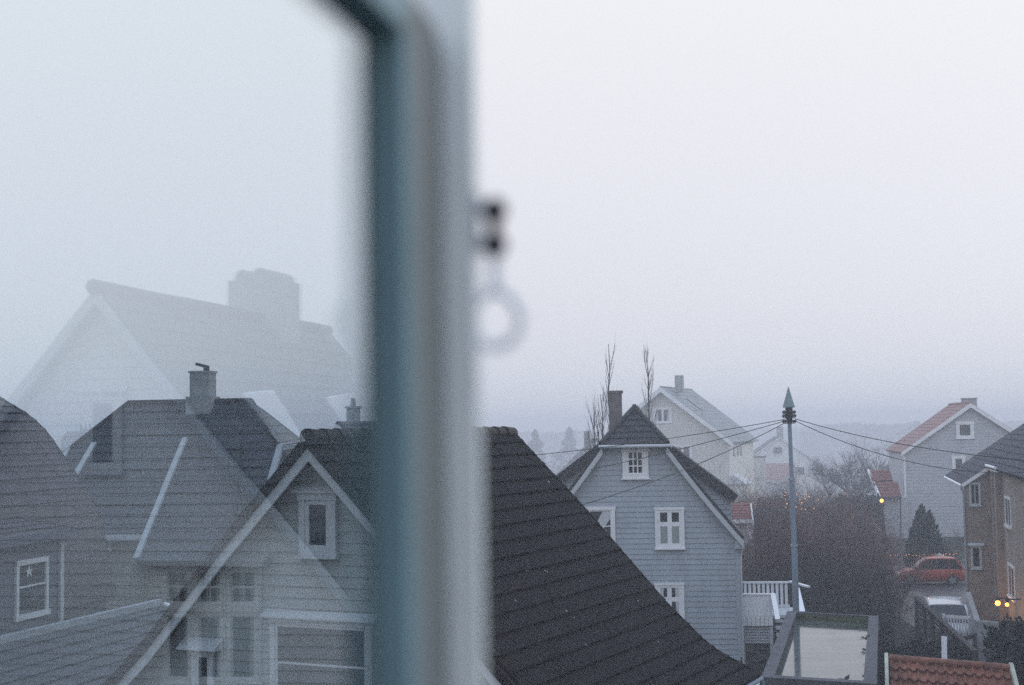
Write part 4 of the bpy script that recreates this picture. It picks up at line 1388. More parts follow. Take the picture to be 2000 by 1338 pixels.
# ================================================================== CARS
def car(name, label, loc, az, paint, Lc, Wc, Hc, style, group=None, lit=False):
    T = Thing(name, label, 'car', loc, group)
    a = R(az)
    fx, fy = V((math.sin(a), math.cos(a), 0)), V((-math.cos(a), math.sin(a), 0))
    def W_(x, y, z): return T.loc + fx * x + fy * y + V((0, 0, z))
    h = Wc / 2
    # stations front to rear: x, half width at sill, half width at belt, z bottom, z belt
    hl = Lc / 2
    belt = Hc * .60
    st = [(hl, .70, .62, .42, .58), (hl - .12, .86, .80, .26, .70), (hl - .45, .97, .90, .20, belt * .86), (hl * .46, 1, .95, .2, belt), (0, 1, .97, .2, belt + .02), (-hl * .55, 1, .96, .2, belt + .05),
          (-hl + .3, .98, .92, .22, belt + .06), (-hl + .06, .9, .84, .3, belt + .02), (-hl, .8, .74, .42, belt - .12)]
    rows = []
    for x, ws, wb, z0, z1 in st:
        zm = (z0 + z1) / 2
        ring = [(-ws * .9, z0), (-ws, z0 + .12), (-ws * 1.0, zm), (-wb, z1 - .06), (-wb * .9, z1), (0, z1 + .02), (wb * .9, z1), (wb, z1 - .06), (ws, zm), (ws, z0 + .12), (ws * .9, z0), (-ws * .9, z0)]
        rows.append([W_(x, y * h, z) for y, z in ring])
    mb = MB(); mb.grid(rows); mb.face(*rows[0][:-1]); mb.face(*rows[-1][:-1])
    body = T.part('body', mb, paint, smooth=True)
    # cabin: belt ring to roof ring
    xf, xr = (hl * .66 if style == 'wagon' else hl * .48), -hl + .16
    if style == 'wagon':
        rf, rr2 = hl * .30, -hl + .3
    else:
        rf, rr2 = hl * .10, -hl + .62
    zb0, zr0 = belt + .0, Hc
    bw, rw = h * .95, h * .80
    def cab(u, f):
        """u 0..1 belt to roof"""
        return [W_(xf + (rf - xf) * u, bw + (rw - bw) * u, zb0 + (zr0 - zb0) * u), W_(xf + (rf - xf) * u, -bw - (rw - bw) * u, zb0 + (zr0 - zb0) * u),
                W_(xr + (rr2 - xr) * u, -bw - (rw - bw) * u, zb0 + (zr0 - zb0) * u), W_(xr + (rr2 - xr) * u, bw + (rw - bw) * u, zb0 + (zr0 - zb0) * u)]
    b4, r4 = cab(0, 0), cab(.93, 0)
    mb = MB(); mb.hexa(b4 + r4); T.part('cabin', mb, M_carglass)
    # roof skin, crowned
    rows = []
    for i in range(7):
        x = (rf + .06) + (rr2 - .06 - rf - .06) * i / 6
        cz = .05 * math.sin(math.pi * (i / 6)) + .0
        rows.append([W_(x, rw * 1.03 * math.sin(R(t_)), zr0 - .1 + .1 * math.cos(R(t_)) ** .5 * 1 + cz - .0) for t_ in (-90, -75, -50, -25, 0, 25, 50, 75, 90)])
    rows2 = [[p - V((0, 0, .05)) for p in rr_q] for rr_q in rows]
    mb = MB(); mb.grid(rows); mb.grid(rows2)
    for e in (0, -1):
        mb.grid([rows[e], rows2[e]])
    T.part('roof', mb, paint, smooth=True)
    # pillars
    for i in range(4):
        mb = MB(); mb.bar(b4[i], r4[i], .09, .09, fx); T.part('pillar', mb, paint)
    for sy in (1, -1):
        for xx in (.02, -.5):
            x0 = xx * hl
            mb = MB(); mb.bar(W_(x0, sy * (bw + .004), zb0), W_(x0 - .06, sy * (rw + .02), zr0 - .06), .08, .04, fx); T.part('pillar', mb, paint)
    for sx_, lab in ((hl * .62, 0), (-hl * .60, 1)):
        for sy in (1, -1):
            c_ = W_(sx_, sy * (h - .10), .31)
            mb = MB(); mb.tube([c_ - fy * .1, c_ + fy * .1], .31, 20); w = T.part('wheel', mb, M_rubber)
            mb = MB()
            c2 = c_ + fy * sy * .103
            for q in range(5):
                an = R(72 * q)
                d_ = fx * math.cos(an) + V((0, 0, math.sin(an)))
                n_ = d_.cross(fy)
                mb.prism([c2 + d_ * .02 + n_ * .05, c2 + d_ * .2 + n_ * .06, c2 + d_ * .2 - n_ * .06, c2 + d_ * .02 - n_ * .05], fy * sy * .012)
            T.part('rim', mb, M_alloy, w)
    mb = MB(); mb.hexa([W_(hl - .02, h * .6, .45), W_(hl - .02, -h * .6, .45), W_(hl + .012, -h * .6, .45), W_(hl + .012, h * .6, .45), W_(hl - .06, h * .5, .62), W_(hl - .06, -h * .5, .62), W_(hl - .02, -h * .5, .62), W_(hl - .02, h * .5, .62)]); T.part('grille', mb, M_rubber)
    for sy in (1, -1):
        mb = MB(); p = W_(hl - .16, sy * h * .68, belt * .72); mb.ball(p, .12, 10, 8, .75); T.part('headlight', mb, M_headlit if lit else M_lens)
        mb = MB(); p = W_(-hl + .06, sy * h * .74, belt * .86); mb.ball(p, .11, 10, 8, 1.5); T.part('tail_light', mb, M_lensred)
        mb = MB(); p = W_(xf - .15, sy * (h + .08), belt + .1); mb.ball(p, .09, 8, 6, .8); T.part('wing_mirror', mb, paint)
    return T
p = at_z(1815, 1141, 0)
car('car', 'red hatchback parked side-on across the drive beyond the white estate car', V((p.x, p.y, .006)), -84, M_redcar, 3.75, 1.68, 1.5, 'hatch')
p = at(1838, 1170, 58.5)
car('car', 'white estate car parked in the drive behind the white picket gate', V((17.95, 60.0, .006)), 193, M_whitecar, 4.5, 1.78, 1.5, 'wagon')
p = at_z(1530, 1137, 0)
car('car', 'dark car half hidden in the thicket behind the veranda, pale headlamps showing', V((p.x, p.y, .0)), -78, M_darkcar, 4.2, 1.7, 1.42, 'hatch', lit=True)

# ================================================================== FENCES
T = Thing('gate', 'white picket gate across the drive in front of the white estate car', 'gate', V((17.3, 55.6, 0)))
g0, g1 = at(1843, 1204, 55.5), at(1899, 1207, 55.3)
mb = MB(); mb.bar(g0, g1, .05, .12); T.part('top_rail', mb, M_trim)
mb = MB(); mb.bar(g0 - V((0, 0, .95)), g1 - V((0, 0, .95)), .05, .1); T.part('bottom_rail', mb, M_trim)
for i in range(10):
    q = g0.lerp(g1, (i + .5) / 10)
    mb = MB(); mb.bar(q - V((0, .03, 1.1)), q - V((0, .03, .0)), .055, .02, V((0, 1, 0))); T.part('picket', mb, M_trim)
for q in (g0, g1):
    mb = MB(); mb.bar(V((q.x, q.y, 0)), q + V((0, 0, .1)), .1, .1, V((0, 1, 0))); T.part('post', mb, M_trim)

T = Thing('fence', 'dark weathered plank fence running down beside the white estate car', 'fence', V((16.8, 56, 0)))
f0, f1 = V((17.0, 61, 0)), V((14.75, 46.3, 0))
n_ = 40
for i in range(7):
    q = f0.lerp(f1, i / 6)
    mb = MB(); mb.bar(q, q + V((0, 0, 1.6)), .12, .12, V((0, 1, 0))); T.part('post', mb, M_wood)
mb = MB()
for z in (.25, .5, .75, 1.0, 1.25, 1.48):
    mb.bar(f0 + V((.075, 0, z)), f1 + V((.075, 0, z)), .03, .2)
T.part('board_panel', mb, M_wood)
mb = MB(); mb.bar(f0 + V((0, 0, 1.63)), f1 + V((0, 0, 1.63)), .18, .05); T.part('top_rail', mb, M_wood)
T = Thing('fence', 'short brown rail fence between the picket gate and the concrete wall', 'fence', V((17.5, 52, 0)))
r0, r1 = at(1800, 1258, 49), at(1905, 1243, 50)
for dz in (0, -.45, -.9):
    mb = MB(); mb.bar(r0 + V((0, 0, dz)), r1 + V((0, 0, dz)), .05, .13); T.part('rail', mb, M_wood)
for i in range(4):
    q = r0.lerp(r1, i / 3)
    mb = MB(); mb.bar(V((q.x, q.y + .06, 0)), q + V((0, .06, .1)), .11, .11, V((0, 1, 0))); T.part('post', mb, M_wood)

def glow(p, e):
    d = bpy.data.lights.new('lamp_light', 'POINT'); d.energy = e; d.color = (1, .45, .14); d.shadow_soft_size = .12
    o = bpy.data.objects.new('lamp_light', d); COL.objects.link(o); o.location = p
for (px, py, e) in ((1949, 1178, 26), (1967, 1181, 14)):
    t_, z_ = BRICK.tz(px, py, -.5)
    glow(BRICK.w(-.72, t_, z_), e)
glow(at(1722, 978, 93.7), 16)
# lit garden lamp
p = at(1722, 978, 94); pb_ = V((p.x + .15, 94, 0))
T = Thing('garden_lamp', 'slim dark post with a single warm lit lamp before the red-tiled annexe', 'lamp', pb_)
mb = MB(); mb.tube([pb_, V((p.x + .08, 94, p.z - 1.6)), V((p.x, 94, p.z - .15))], [.2, .1, .06], 10); T.part('post', mb, M_darkwood)
mb = MB(); mb.ball(p, .12, 10, 8); T.part('globe', mb, M_lamp)

# ================================================================== THE OPEN CASEMENT WINDOW
def WG(g, n, z):
    p = PG + G * g + N * n
    return V((p.x, p.y, z))
def gbox(mb, g0, g1, n0, n1, z0, z1):
    mb.hexa([WG(g0, n0, z0), WG(g1, n0, z0), WG(g1, n1, z0), WG(g0, n1, z0), WG(g0, n0, z1), WG(g1, n0, z1), WG(g1, n1, z1), WG(g0, n1, z1)])
ztop = at(728, 66, 1.0).z          # underside of the top rail
zbot = ztop - 1.05
gH = -.66                          # hinge end
T = Thing('casement_window', 'open white casement window with its blurred stile, wet grey glass and small hanging hook', 'window', WG(gH, 0, 8.0))
M_pane = bpy.data.materials.new('clear_pane')
M_pane.use_nodes = True
nt = M_pane.node_tree
nt.nodes.remove(nt.nodes['Principled BSDF'])
gl = nt.nodes.new('ShaderNodeBsdfGlass')
gl.inputs['Color'].default_value = (.885, .922, .94, 1)
gl.inputs['Roughness'].default_value = 0
gl.inputs['IOR'].default_value = 1.58
tc = nt.nodes.new('ShaderNodeTexCoord')
nz = nt.nodes.new('ShaderNodeTexNoise'); nz.inputs['Scale'].default_value = 5; nz.inputs['Detail'].default_value = 1
nt.links.new(tc.outputs['Object'], nz.inputs['Vector'])
bp = nt.nodes.new('ShaderNodeBump'); bp.inputs['Strength'].default_value = 1; bp.inputs['Distance'].default_value = .00015
nt.links.new(nz.outputs['Fac'], bp.inputs['Height'])
nt.links.new(bp.outputs[0], gl.inputs['Normal'])          # slightly wavy old glass
nt.links.new(gl.outputs[0], nt.nodes['Material Output'].inputs['Surface'])
mb = MB(); gbox(mb, gH + .02, .012, .002, -.002, zbot - .012, ztop + .012); T.part('pane', mb, M_pane)
def gprof(mb, pts, z0, z1):
    mb.prism([WG(g, n, z0) for g, n in pts], V((0, 0, z1 - z0)))
zt1 = ztop + .031
SW, SN = .112, .026
mb = MB()
gprof(mb, [(0, .0021), (0, .023), (.004, SN), (.0119, SN), (.0119, .0021)], zbot, ztop)
T.part('glazing_bead', mb, M_sash_teal)
mb = MB()
gbox(mb, .0121, SW, -.012, SN - .001, zbot - .05, ztop)
rows = []
for n_ in (-.012, SN - .001):
    rows.append([WG(.0002, n_, ztop), WG(.0002, n_, zt1)] + [WG(SW - .03 + .03 * math.sin(R(q)), n_, zt1 - .03 + .03 * math.cos(R(q))) for q in (0, 15, 35, 55, 75, 90)] + [WG(SW, n_, ztop)])
mb.grid(rows); mb.face(*rows[0]); mb.face(*rows[1])
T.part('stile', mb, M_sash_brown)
mb = MB()
gbox(mb, gH, .0, -.012, SN, ztop + .0005, zt1)
T.part('top_rail', mb, M_sash_teal)
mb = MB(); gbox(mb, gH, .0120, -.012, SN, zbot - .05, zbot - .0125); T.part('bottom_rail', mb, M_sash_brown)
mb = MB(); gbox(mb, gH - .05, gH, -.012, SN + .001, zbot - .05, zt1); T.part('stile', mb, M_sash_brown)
mb = MB(); gbox(mb, SW + .0005, SW + .016, -.02, .0495, zbot - .08, ztop + .2); T.part('weather_lip', mb, M_sash_white)
# stay bracket and hanging hook
M_hook = mat('dull_blue_grey_metal', (.22, .26, .33), .45, metal=.3)
q1, q2 = at(966, 410, 1.13), at(966, 478, 1.13)
b1, b2 = at(912, 408, 1.13), at(912, 478, 1.13)
mb = MB()
mb.tube([b1, q1], .0052, 8); mb.tube([b2, q2], .0052, 8)
T.part('bracket_arm', mb, M_hook)
mb = MB(); gbox(mb, SW + .003, SW + .014, .0496, .052, at(905, 500, 1.13).z, at(905, 388, 1.13).z)
T.part('mount_plate', mb, M_metal)
mb = MB()
mb.tube([q1 + V((0, 0, .004)), q2 - V((0, 0, .004))], .0055, 8)
mb.ball(q1, .0105, 12, 8); mb.ball(q2, .0105, 12, 8)
T.part('pin', mb, M_darkmetal)
mb = MB()
c_ = at(968, 622, 1.13)
pts = []
for i in range(33):
    a_ = 2 * math.pi * i / 32
    rr = .0195
    x, z = math.sin(a_) * rr, math.cos(a_) * rr * 1.15
    if z > 0: x *= 1 - .35 * (z / (rr * 1.15)) ** 2
    pts.append(c_ + V((x, 0, z)))
mb.tube(pts, .0038, 8, False)
mb.tube([q2 - V((0, 0, .008)), c_ + V((0, 0, .0195 * 1.15))], .0045, 8)
T.part('hook', mb, mat('pale_grey_metal', (.7, .73, .8), .45))
# fixed frame it hangs from, sill and the wall below
mb = MB(); gbox(mb, gH - .14, gH - .055, -.10, .06, zbot - .14, ztop + .15); T.part('jamb', mb, M_ownwall)
mb = MB(); mb.box(-1.2, 1.4, .28, .56, zbot - .19, zbot - .14); T.part('sill', mb, M_ownwall)
mb = MB(); mb.box(-3, 3, .30, .52, 0, zbot - .1901)
single('wall', mb, M_ownwall, 'pale timber wall just below the open casement window', 'wall', V((0, .4, 0)))

# ================================================================== VEGETATION
def twig(mb, p, d, ln, r, depth, rg, spread=.7, up=.25, kids=(3, 5), n=3, wob=.12):
    pts = [p]
    dd = d.normalized()
    seg = 4 if depth > 0 else 3
    for i in range(seg):
        dd = (dd + V((rg.uniform(-wob, wob), rg.uniform(-wob, wob), rg.uniform(-wob, wob) + up * .12))).normalized()
        pts.append(pts[-1] + dd * (ln / seg))
    mb.tube(pts, [r * (1 - .75 * i / seg) for i in range(seg + 1)], n, False)
    if depth <= 0:
        return
    for _ in range(rg.randint(*kids)):
        k = rg.uniform(.25, 1.0)
        i = min(int(k * seg), seg - 1)
        q = pts[i].lerp(pts[i + 1], k * seg - i)
        nd = (dd + V((rg.gauss(0, spread), rg.gauss(0, spread), rg.gauss(0, spread * .7) + up))).normalized()
        twig(mb, q, nd, ln * rg.uniform(.45, .7), max(r * .5, .006), depth - 1, rg, spread, up, kids, n, wob)

def leaves(mb, pos, n, size, rg):
    """n small leaf quads; pos() gives a centre"""
    for _ in range(n):
        c = pos()
        a = V((rg.gauss(0, 1), rg.gauss(0, 1), rg.gauss(0, 1))).normalized()
        b = a.cross(V((rg.gauss(0, 1), rg.gauss(0, 1), rg.gauss(0, 1)))).normalized()
        s = size * rg.uniform(.6, 1.4)
        mb.face(c - a * s, c - b * s * .5, c + a * s, c + b * s * .5)

def bush_stems(mb, base, h, spread, stems, rg, depth=2, r=.018, kids=(3, 5), wob=.2):
    for _ in range(stems):
        a = rg.uniform(0, 6.283)
        k = rg.random() ** .6
        p = base + V((math.cos(a) * spread * .35 * k, math.sin(a) * spread * .35 * k, 0))
        d = V((math.cos(a) * k * spread / h * .9, math.sin(a) * k * spread / h * .9, 1))
        twig(mb, p, d, h * rg.uniform(.45, .85), r, depth, rg, .75, .1, kids, 3, wob)

# ---- the mass of bare thicket in the gardens (nobody could count it)
rg = random.Random(11)
mbA, mbB, mbC = MB(), MB(), MB()
def in_thicket(x, y):
    u = x / y * FP
    lim = (x < 13.9 + (y - 46.3) * .153) if y < 62 else (u < (735 if y < 76 else 640))
    return (428 if y < 66 else 398) < u and lim
cnt = 0
while cnt < 185:
    y = rg.uniform(49, 112)
    u = rg.uniform(398, 800)
    x = u / FP * y
    if not in_thicket(x, y): continue
    # leave the dark car's clearing, the garage and the veranda free
    if y < 58 and u < 700: continue
    if 74 < y < 86 and u < 605: continue
    h = rg.choice((1.5, 2.2, 2.8, 3.6, 4.4, 5.0)) * rg.uniform(.75, 1.15) if y > 60 else rg.uniform(1.2, 2.2)
    if u > 660: h *= .62
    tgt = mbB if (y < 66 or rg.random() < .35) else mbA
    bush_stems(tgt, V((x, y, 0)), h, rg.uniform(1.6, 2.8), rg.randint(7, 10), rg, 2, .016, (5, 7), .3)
    cnt += 1
for (px, py, Y, hh) in ((1492, 968, 104, 0), (1512, 985, 96, 0), (1534, 972, 100, 0), (1606, 988, 98, 0), (1622, 978, 104, 0), (1638, 962, 108, 0), (1655, 992, 96, 0), (1680, 1004, 94, 0), (1708, 1010, 92, 0), (1590, 1010, 92, 0), (1470, 1000, 94, 0), (1730, 1040, 84, 0), (1700, 1060, 80, 0), (1745, 1075, 76, 0), (1449, 1046, 67, 0), (1456, 1036, 70, 0), (1463, 1040, 72, 0), (1470, 1030, 74, 0), (1478, 1040, 72, 0), (1452, 1060, 69, 0), (1467, 1055, 68, 0), (1484, 1025, 75, 0)):
    q = at(px, py, Y)
    bush_stems(mbA, V((q.x, q.y, 0)), q.z * 1.15, rg.uniform(1.6, 2.6), 9, rg, 2, .016, (5, 7), .3)
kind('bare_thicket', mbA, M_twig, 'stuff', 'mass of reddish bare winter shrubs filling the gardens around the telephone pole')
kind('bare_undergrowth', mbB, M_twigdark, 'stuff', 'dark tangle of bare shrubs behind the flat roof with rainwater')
# low ground cover beneath it
mb = MB()
def gp():
    y = rg.uniform(47, 118); u = rg.uniform(420, 730)
    return V((u / FP * y, y, rg.random() ** 2 * .5))
leaves(mb, gp, 26000, .09, rg)
kind('leaf_litter', mb, mat('rotting_leaves', (.028, .02, .016), .9, .5, .6), 'stuff', 'dark fallen leaves and low plants covering the garden ground')

def near_bush(label, px, py, Y, h, sp, stems, m, cat='bush', name='bush', depth=2, z0=0):
    rg_ = random.Random(int(px * 7 + Y))
    p = at(px, py, Y); p.z = z0
    mb = MB(); bush_stems(mb, p, h, sp, stems, rg_, depth, .018, (4, 6))
    single(name, mb, m, label, cat, p)

near_bush('tall red-brown bare bush hung with fairy lights beside the telephone pole', 1560, 1000, 82, 4.4, 3.4, 26, M_twig)
near_bush('rounded dark bare bush against the wall of the tall pale house', 1858, 1050, 88, 2.3, 1.5, 20, M_twigdark)

def tree(name, label, px, Y, ztop, crown, trunkr, m, seed, kids=(4, 6), depth=4, spread=.6, zfork=.3):
    rg_ = random.Random(seed)
    p = at(px, 900, Y); p.z = ground_h(Y); ztop -= p.z
    T = Thing(name, label, 'tree', p)
    mb = MB(); fk = p + V((rg_.uniform(-.2, .2), 0, ztop * zfork)); mb.tube([p, p.lerp(fk, .5) + V((.05, 0, 0)), fk], [trunkr, trunkr * .8, trunkr * .65], 8); T.part('trunk', mb, M_bark)
    mb = MB()
    for i in range(6):
        a = 6.283 * i / 6 + rg_.uniform(-.3, .3)
        d = V((math.cos(a) * crown / ztop * 1.1, math.sin(a) * crown / ztop * 1.1, .75))
        twig(mb, fk - V((0, 0, rg_.uniform(0, .3))), d, ztop * (1 - zfork) * .62, trunkr * .5, depth - 1, rg_, spread, .1, kids, 3, .15)
    T.part('crown', mb, m)
tree('bare_tree', 'broad bare tree with a fine twiggy crown in the mist left of the red-tiled annexe', 1672, 150, 7.0, 6.2, .3, M_twiggrey, 3, (6, 8))
tree('bare_tree', 'smaller misty bare tree beside the foggy white house', 1618, 230, 5.2, 6.5, .25, M_twiggrey, 5)
tree('bare_tree', 'faint bare tree farthest back in the fog above the hedge', 1715, 300, 8.6, 11.0, .3, M_twiggrey, 9)

near_bush('grey bare bush rising at the left end of the clipped hedge', 1632, 1000, 103, 5.0, 3.2, 22, M_twiggrey)
near_bush('brown bare bush with a ragged top between the pole and the white shed', 1508, 1000, 100, 4.6, 3.0, 22, M_twig)

def sapling(label, px, Y, pytop, seed, side=26, name='sapling', group=None):
    rg_ = random.Random(seed)
    top = at(px, pytop, Y)
    p = V((top.x + .15, Y, 0))
    T = Thing(name, label, 'tree', p, group)
    pts = [p + (top - p) * (i / 10) + V((rg_.uniform(-.09, .09), rg_.uniform(-.09, .09), 0)) for i in range(11)]
    mb = MB(); mb.tube(pts, [.10 * (1 - i / 10.6) ** .8 + .006 for i in range(11)], 6); T.part('trunk', mb, M_bark)
    mb = MB()
    for i in range(side):
        k = rg_.uniform(.45, .96)
        q = pts[int(k * 10)].lerp(pts[min(10, int(k * 10) + 1)], k * 10 - int(k * 10))
        a = rg_.uniform(0, 6.283)
        d = V((math.cos(a) * .32, math.sin(a) * .32, 1))
        twig(mb, q, d, rg_.uniform(.8, 2.3) * (1.15 - k * .6), .017, 1, rg_, .2, .5, (2, 4), 3, .06)
    T.part('crown', mb, M_bark)
G_ = 'thin bare trees by the blue-grey roof'
sapling('tallest thin bare tree rising beside the brick chimney of the blue-grey house', 1186, 72, 672, 21, 20, group=G_)
sapling('thin bare tree standing before the cream gable, right of the half-hip peak', 1262, 74, 684, 22, 34, group=G_)
sapling('short slanting bare tree at the left end of the row by the chimney', 1160, 70, 800, 23, 26, group=G_)
sapling('bushy bare tree just left of the brick chimney', 1174, 71, 770, 24, 34, group=G_)
sapling('low bare shoot behind the half-hip eave, between the chimney and the cables', 1166, 73, 822, 25, 20, group=G_)

def conifer(label, px, Y, ztop, w, m, n, size, seed, name='conifer', columnar=False):
    rg_ = random.Random(seed)
    p = at(px, 900, Y); p.z = ground_h(Y); ztop -= p.z
    T = Thing(name, label, 'tree', p)
    mb = MB(); mb.tube([p, p + V((0, 0, ztop * .9))], [w * .08, .03], 6); T.part('trunk', mb, M_bark)
    mb = MB()
    lobes = [(rg_.uniform(0, 6.283), rg_.uniform(.2, .8), rg_.uniform(.12, .3)) for _ in range(14)]
    spires = [(0, 0, .97)] + [(rg_.uniform(0, 6.283), rg_.uniform(.3, .6), rg_.uniform(.68, .92)) for _ in range(8)]
    def pos():
        while True:
            k = rg_.random()
            if columnar:
                ca, ck, ch_ = spires[rg_.randrange(len(spires))]
                r = w * .55 * (1 - k ** 3) * (.7 + .3 * min(1, k * 6))
                a = rg_.uniform(0, 6.283)
                rr = r * rg_.random() ** .4
                f = 1 - .45 * k
                return p + V((math.cos(ca) * ck * w * f + math.cos(a) * rr, math.sin(ca) * ck * w * f + math.sin(a) * rr, .1 + k * ch_ * ztop))
            else:
                r = w * (1 - k) ** .85 * (.75 + .25 * math.sin(k * 34))
            a = rg_.uniform(0, 6.283)
            for la, lk, lw in lobes:
                if abs(math.cos(a - la)) > .8 and abs(k - lk) < .1: r *= 1 + lw
            rr = r * rg_.random() ** .35
            return p + V((math.cos(a) * rr, math.sin(a) * rr, .15 + k * (ztop - .15) + rg_.uniform(-.1, .1)))
    for _ in range(n):
        c = pos()
        o = (c - p); o.z = 0
        o = o.normalized() if o.length > 1e-3 else V((1, 0, 0))
        d = (o * .5 + V((rg_.uniform(-.4, .4), rg_.uniform(-.4, .4), 1.0 if columnar else -.2))).normalized()
        s = size * rg_.uniform(.6, 1.5)
        sd_ = d.cross(V((rg_.gauss(0, 1), rg_.gauss(0, 1), rg_.gauss(0, 1)))).normalized() * s * .35
        mb.face(c - d * s * .5, c + sd_, c + d * s, c - sd_)
    T.part('crown', mb, m)
conifer('dark pointed thuja growing against the tall pale house behind the red car', 1797, 88, 9 - (988 - 826) * 88 / FP, 1.25, M_leafdark, 5200, .2, 31, 'thuja', True)
conifer('misty conifer at the left of the far pair beyond the black roof', 1046, 480, 8.6, 7.5, M_farwood, 1800, .8, 32)
conifer('misty conifer at the right of the far pair, near the thin trees', 1113, 500, 9.2, 9.0, M_farwood, 1800, .8, 33)

def hedge(name, label, poly, z1, m, n, size, seed, z0=0.0, cat='hedge'):
    rg_ = random.Random(seed)
    xs = [p[0] for p in poly]; ys = [p[1] for p in poly]
    mb = MB()
    a, b, d = V((*poly[0], 0)), V((*poly[1], 0)), V((*poly[3], 0))
    def pos():
        u, v = rg_.random(), rg_.random()
        bump = .16 * math.sin(u * 23) + .14 * math.sin(u * 51 + v * 9) + .12 * math.sin(u * 97 + seed)
        z = z0 + (z1 + bump - z0) * rg_.random() ** .6
        return a + (b - a) * u + (d - a) * v + V((0, 0, z))
    leaves(mb, pos, n, size, rg_)
    single(name, mb, m, label, cat, (a + b) / 2)
def pxh(x0, x1, Y, dep): return [(at(x0, 900, Y).x, Y), (at(x1, 900, Y).x, Y), (at(x1, 900, Y).x, Y + dep), (at(x0, 900, Y).x, Y + dep)]
hedge('hedge', 'clipped dark green hedge left of the red-tiled annexe below the bare tree', pxh(1642, 1722, 106, 2), 9 - (976 - 828) * 106 / FP, M_leafhedge, 6000, .2, 41)
hedge('hedge', 'rough dark hedge behind the fairy-lit bush by the telephone pole', pxh(1486, 1542, 112, 2), 9 - (978 - 830) * 112 / FP, M_leafhedge, 3000, .2, 42)
hedge('hedge', 'olive hedge below the small white shed by the blue-grey house', pxh(1462, 1540, 90, 1.6), 9 - (1000 - 830) * 90 / FP, M_leafhedge, 3500, .16, 43)
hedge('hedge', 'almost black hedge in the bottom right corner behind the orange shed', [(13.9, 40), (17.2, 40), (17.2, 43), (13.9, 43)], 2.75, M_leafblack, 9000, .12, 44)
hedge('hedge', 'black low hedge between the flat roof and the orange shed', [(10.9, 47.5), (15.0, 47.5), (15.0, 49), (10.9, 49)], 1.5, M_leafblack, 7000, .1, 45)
hedge('hedge', 'brown bare hedge at the right edge beside the concrete wall', pxh(1952, 2030, 51, 1.5), 1.6, M_twigdark, 4000, .12, 46)
# pale bush before the annexe and pale boulder by the thuja
rg = random.Random(51)
pB = at(1703, 1030, 99); pB.z = 0
mb = MB()
def posb():
    a, k = rg.uniform(0, 6.283), rg.random() ** .4
    ph = rg.uniform(0, 1.57)
    return pB + V((math.cos(a) * math.cos(ph) * 1.15 * k, math.sin(a) * math.cos(ph) * .9 * k, .15 + math.sin(ph) * 1.95 * k))
leaves(mb, posb, 3200, .09, rg)
single('bush', mb, M_palebush, 'pale grey-leaved bush left of the red-tiled annexe, by the garden lamp', 'bush', pB)
pS = at(1832, 1063, 86); pS.z = 0
mb = MB()
rows = []
for i in range(8):
    t_ = math.pi * i / 7
    rows.append([pS + V((math.sin(t_) * math.cos(6.283 * q / 10) * .6 * (1 + .15 * math.sin(q * 2.1)), math.sin(t_) * math.sin(6.283 * q / 10) * .6, .5 + math.cos(t_) * .62 * (1 + .1 * math.sin(q)))) for q in range(11)])
    for q in (10,): rows[-1][10] = rows[-1][0]
mb.grid(rows)
single('boulder', mb, M_concrete, 'pale boulder between the pointed thuja and the rounded dark bush', 'boulder', pS, smooth=True)

# far woods fading into the fog
def wood(label, x0, x1, Y, z1, n, size, seed, name='far_wood'):
    rg_ = random.Random(seed)
    mb = MB()
    def pos():
        u = rg_.random()
        x = at(x0 + (x1 - x0) * u, 850, Y).x
        top = z1 * (.84 + .07 * math.sin(u * 9 + seed) + .05 * math.sin(u * 47) + .04 * math.sin(u * 131))
        return V((x, Y + rg_.uniform(-4, 10), -14 + (top + 14) * rg_.random() ** .5))
    leaves(mb, pos, n, size, rg_)
    kind(name, mb, M_farwood, 'stuff', label)
wood('far dark wood fading into the fog behind the right-hand houses', 1590, 1790, 820, 9.9, 7000, .9, 61)
wood('far low wood along the foggy skyline', 1380, 1620, 980, 8.6, 4000, 1.1, 62)
wood('dim line of trees on the skyline at the far left', -40, 260, 820, 8.9, 5000, 1.0, 63)
wood('pale wood beyond the conifers left of the blue-grey house', 1000, 1180, 900, 8.0, 3000, 1.1, 64)
wood('misty trees beyond the tall pale house at the right', 1900, 2040, 850, 9.6, 3000, 1.0, 65)

# distant houses in the fog
F = Fr(at(1592, 900, 600), 5)
T = gable_house('house', 'barely visible far house with a square chimney, fading into fog right of the pole', F, F.sz(1592, 850)[0], 5.5, 6.2, F.sz(1600, 843)[1], 9, M_whitegrey, M_slate, z0=-13.9, boards=0, nv=6)
s0, z1 = F.sz(1586, 838, 3); s1, _ = F.sz(1600, 838, 3)
chimney(T, F, s0, s1, 2.5, 3.5, 7, z1, M_render, cap=False)
F = Fr(at(1745, 900, 560), 5)
T = gable_house('house', 'far grey house with a stub chimney in fog behind the pink tile roof', F, F.sz(1790, 850)[0], 6.0, 5.0, F.sz(1790, 832)[1], 9, M_whitegrey, M_slate, z0=-13.9, boards=0, nv=6)
s0, z1 = F.sz(1784, 823, 3); s1, _ = F.sz(1797, 823, 3)
chimney(T, F, s0, s1, 2.5, 3.5, 6, z1, M_render, cap=False)

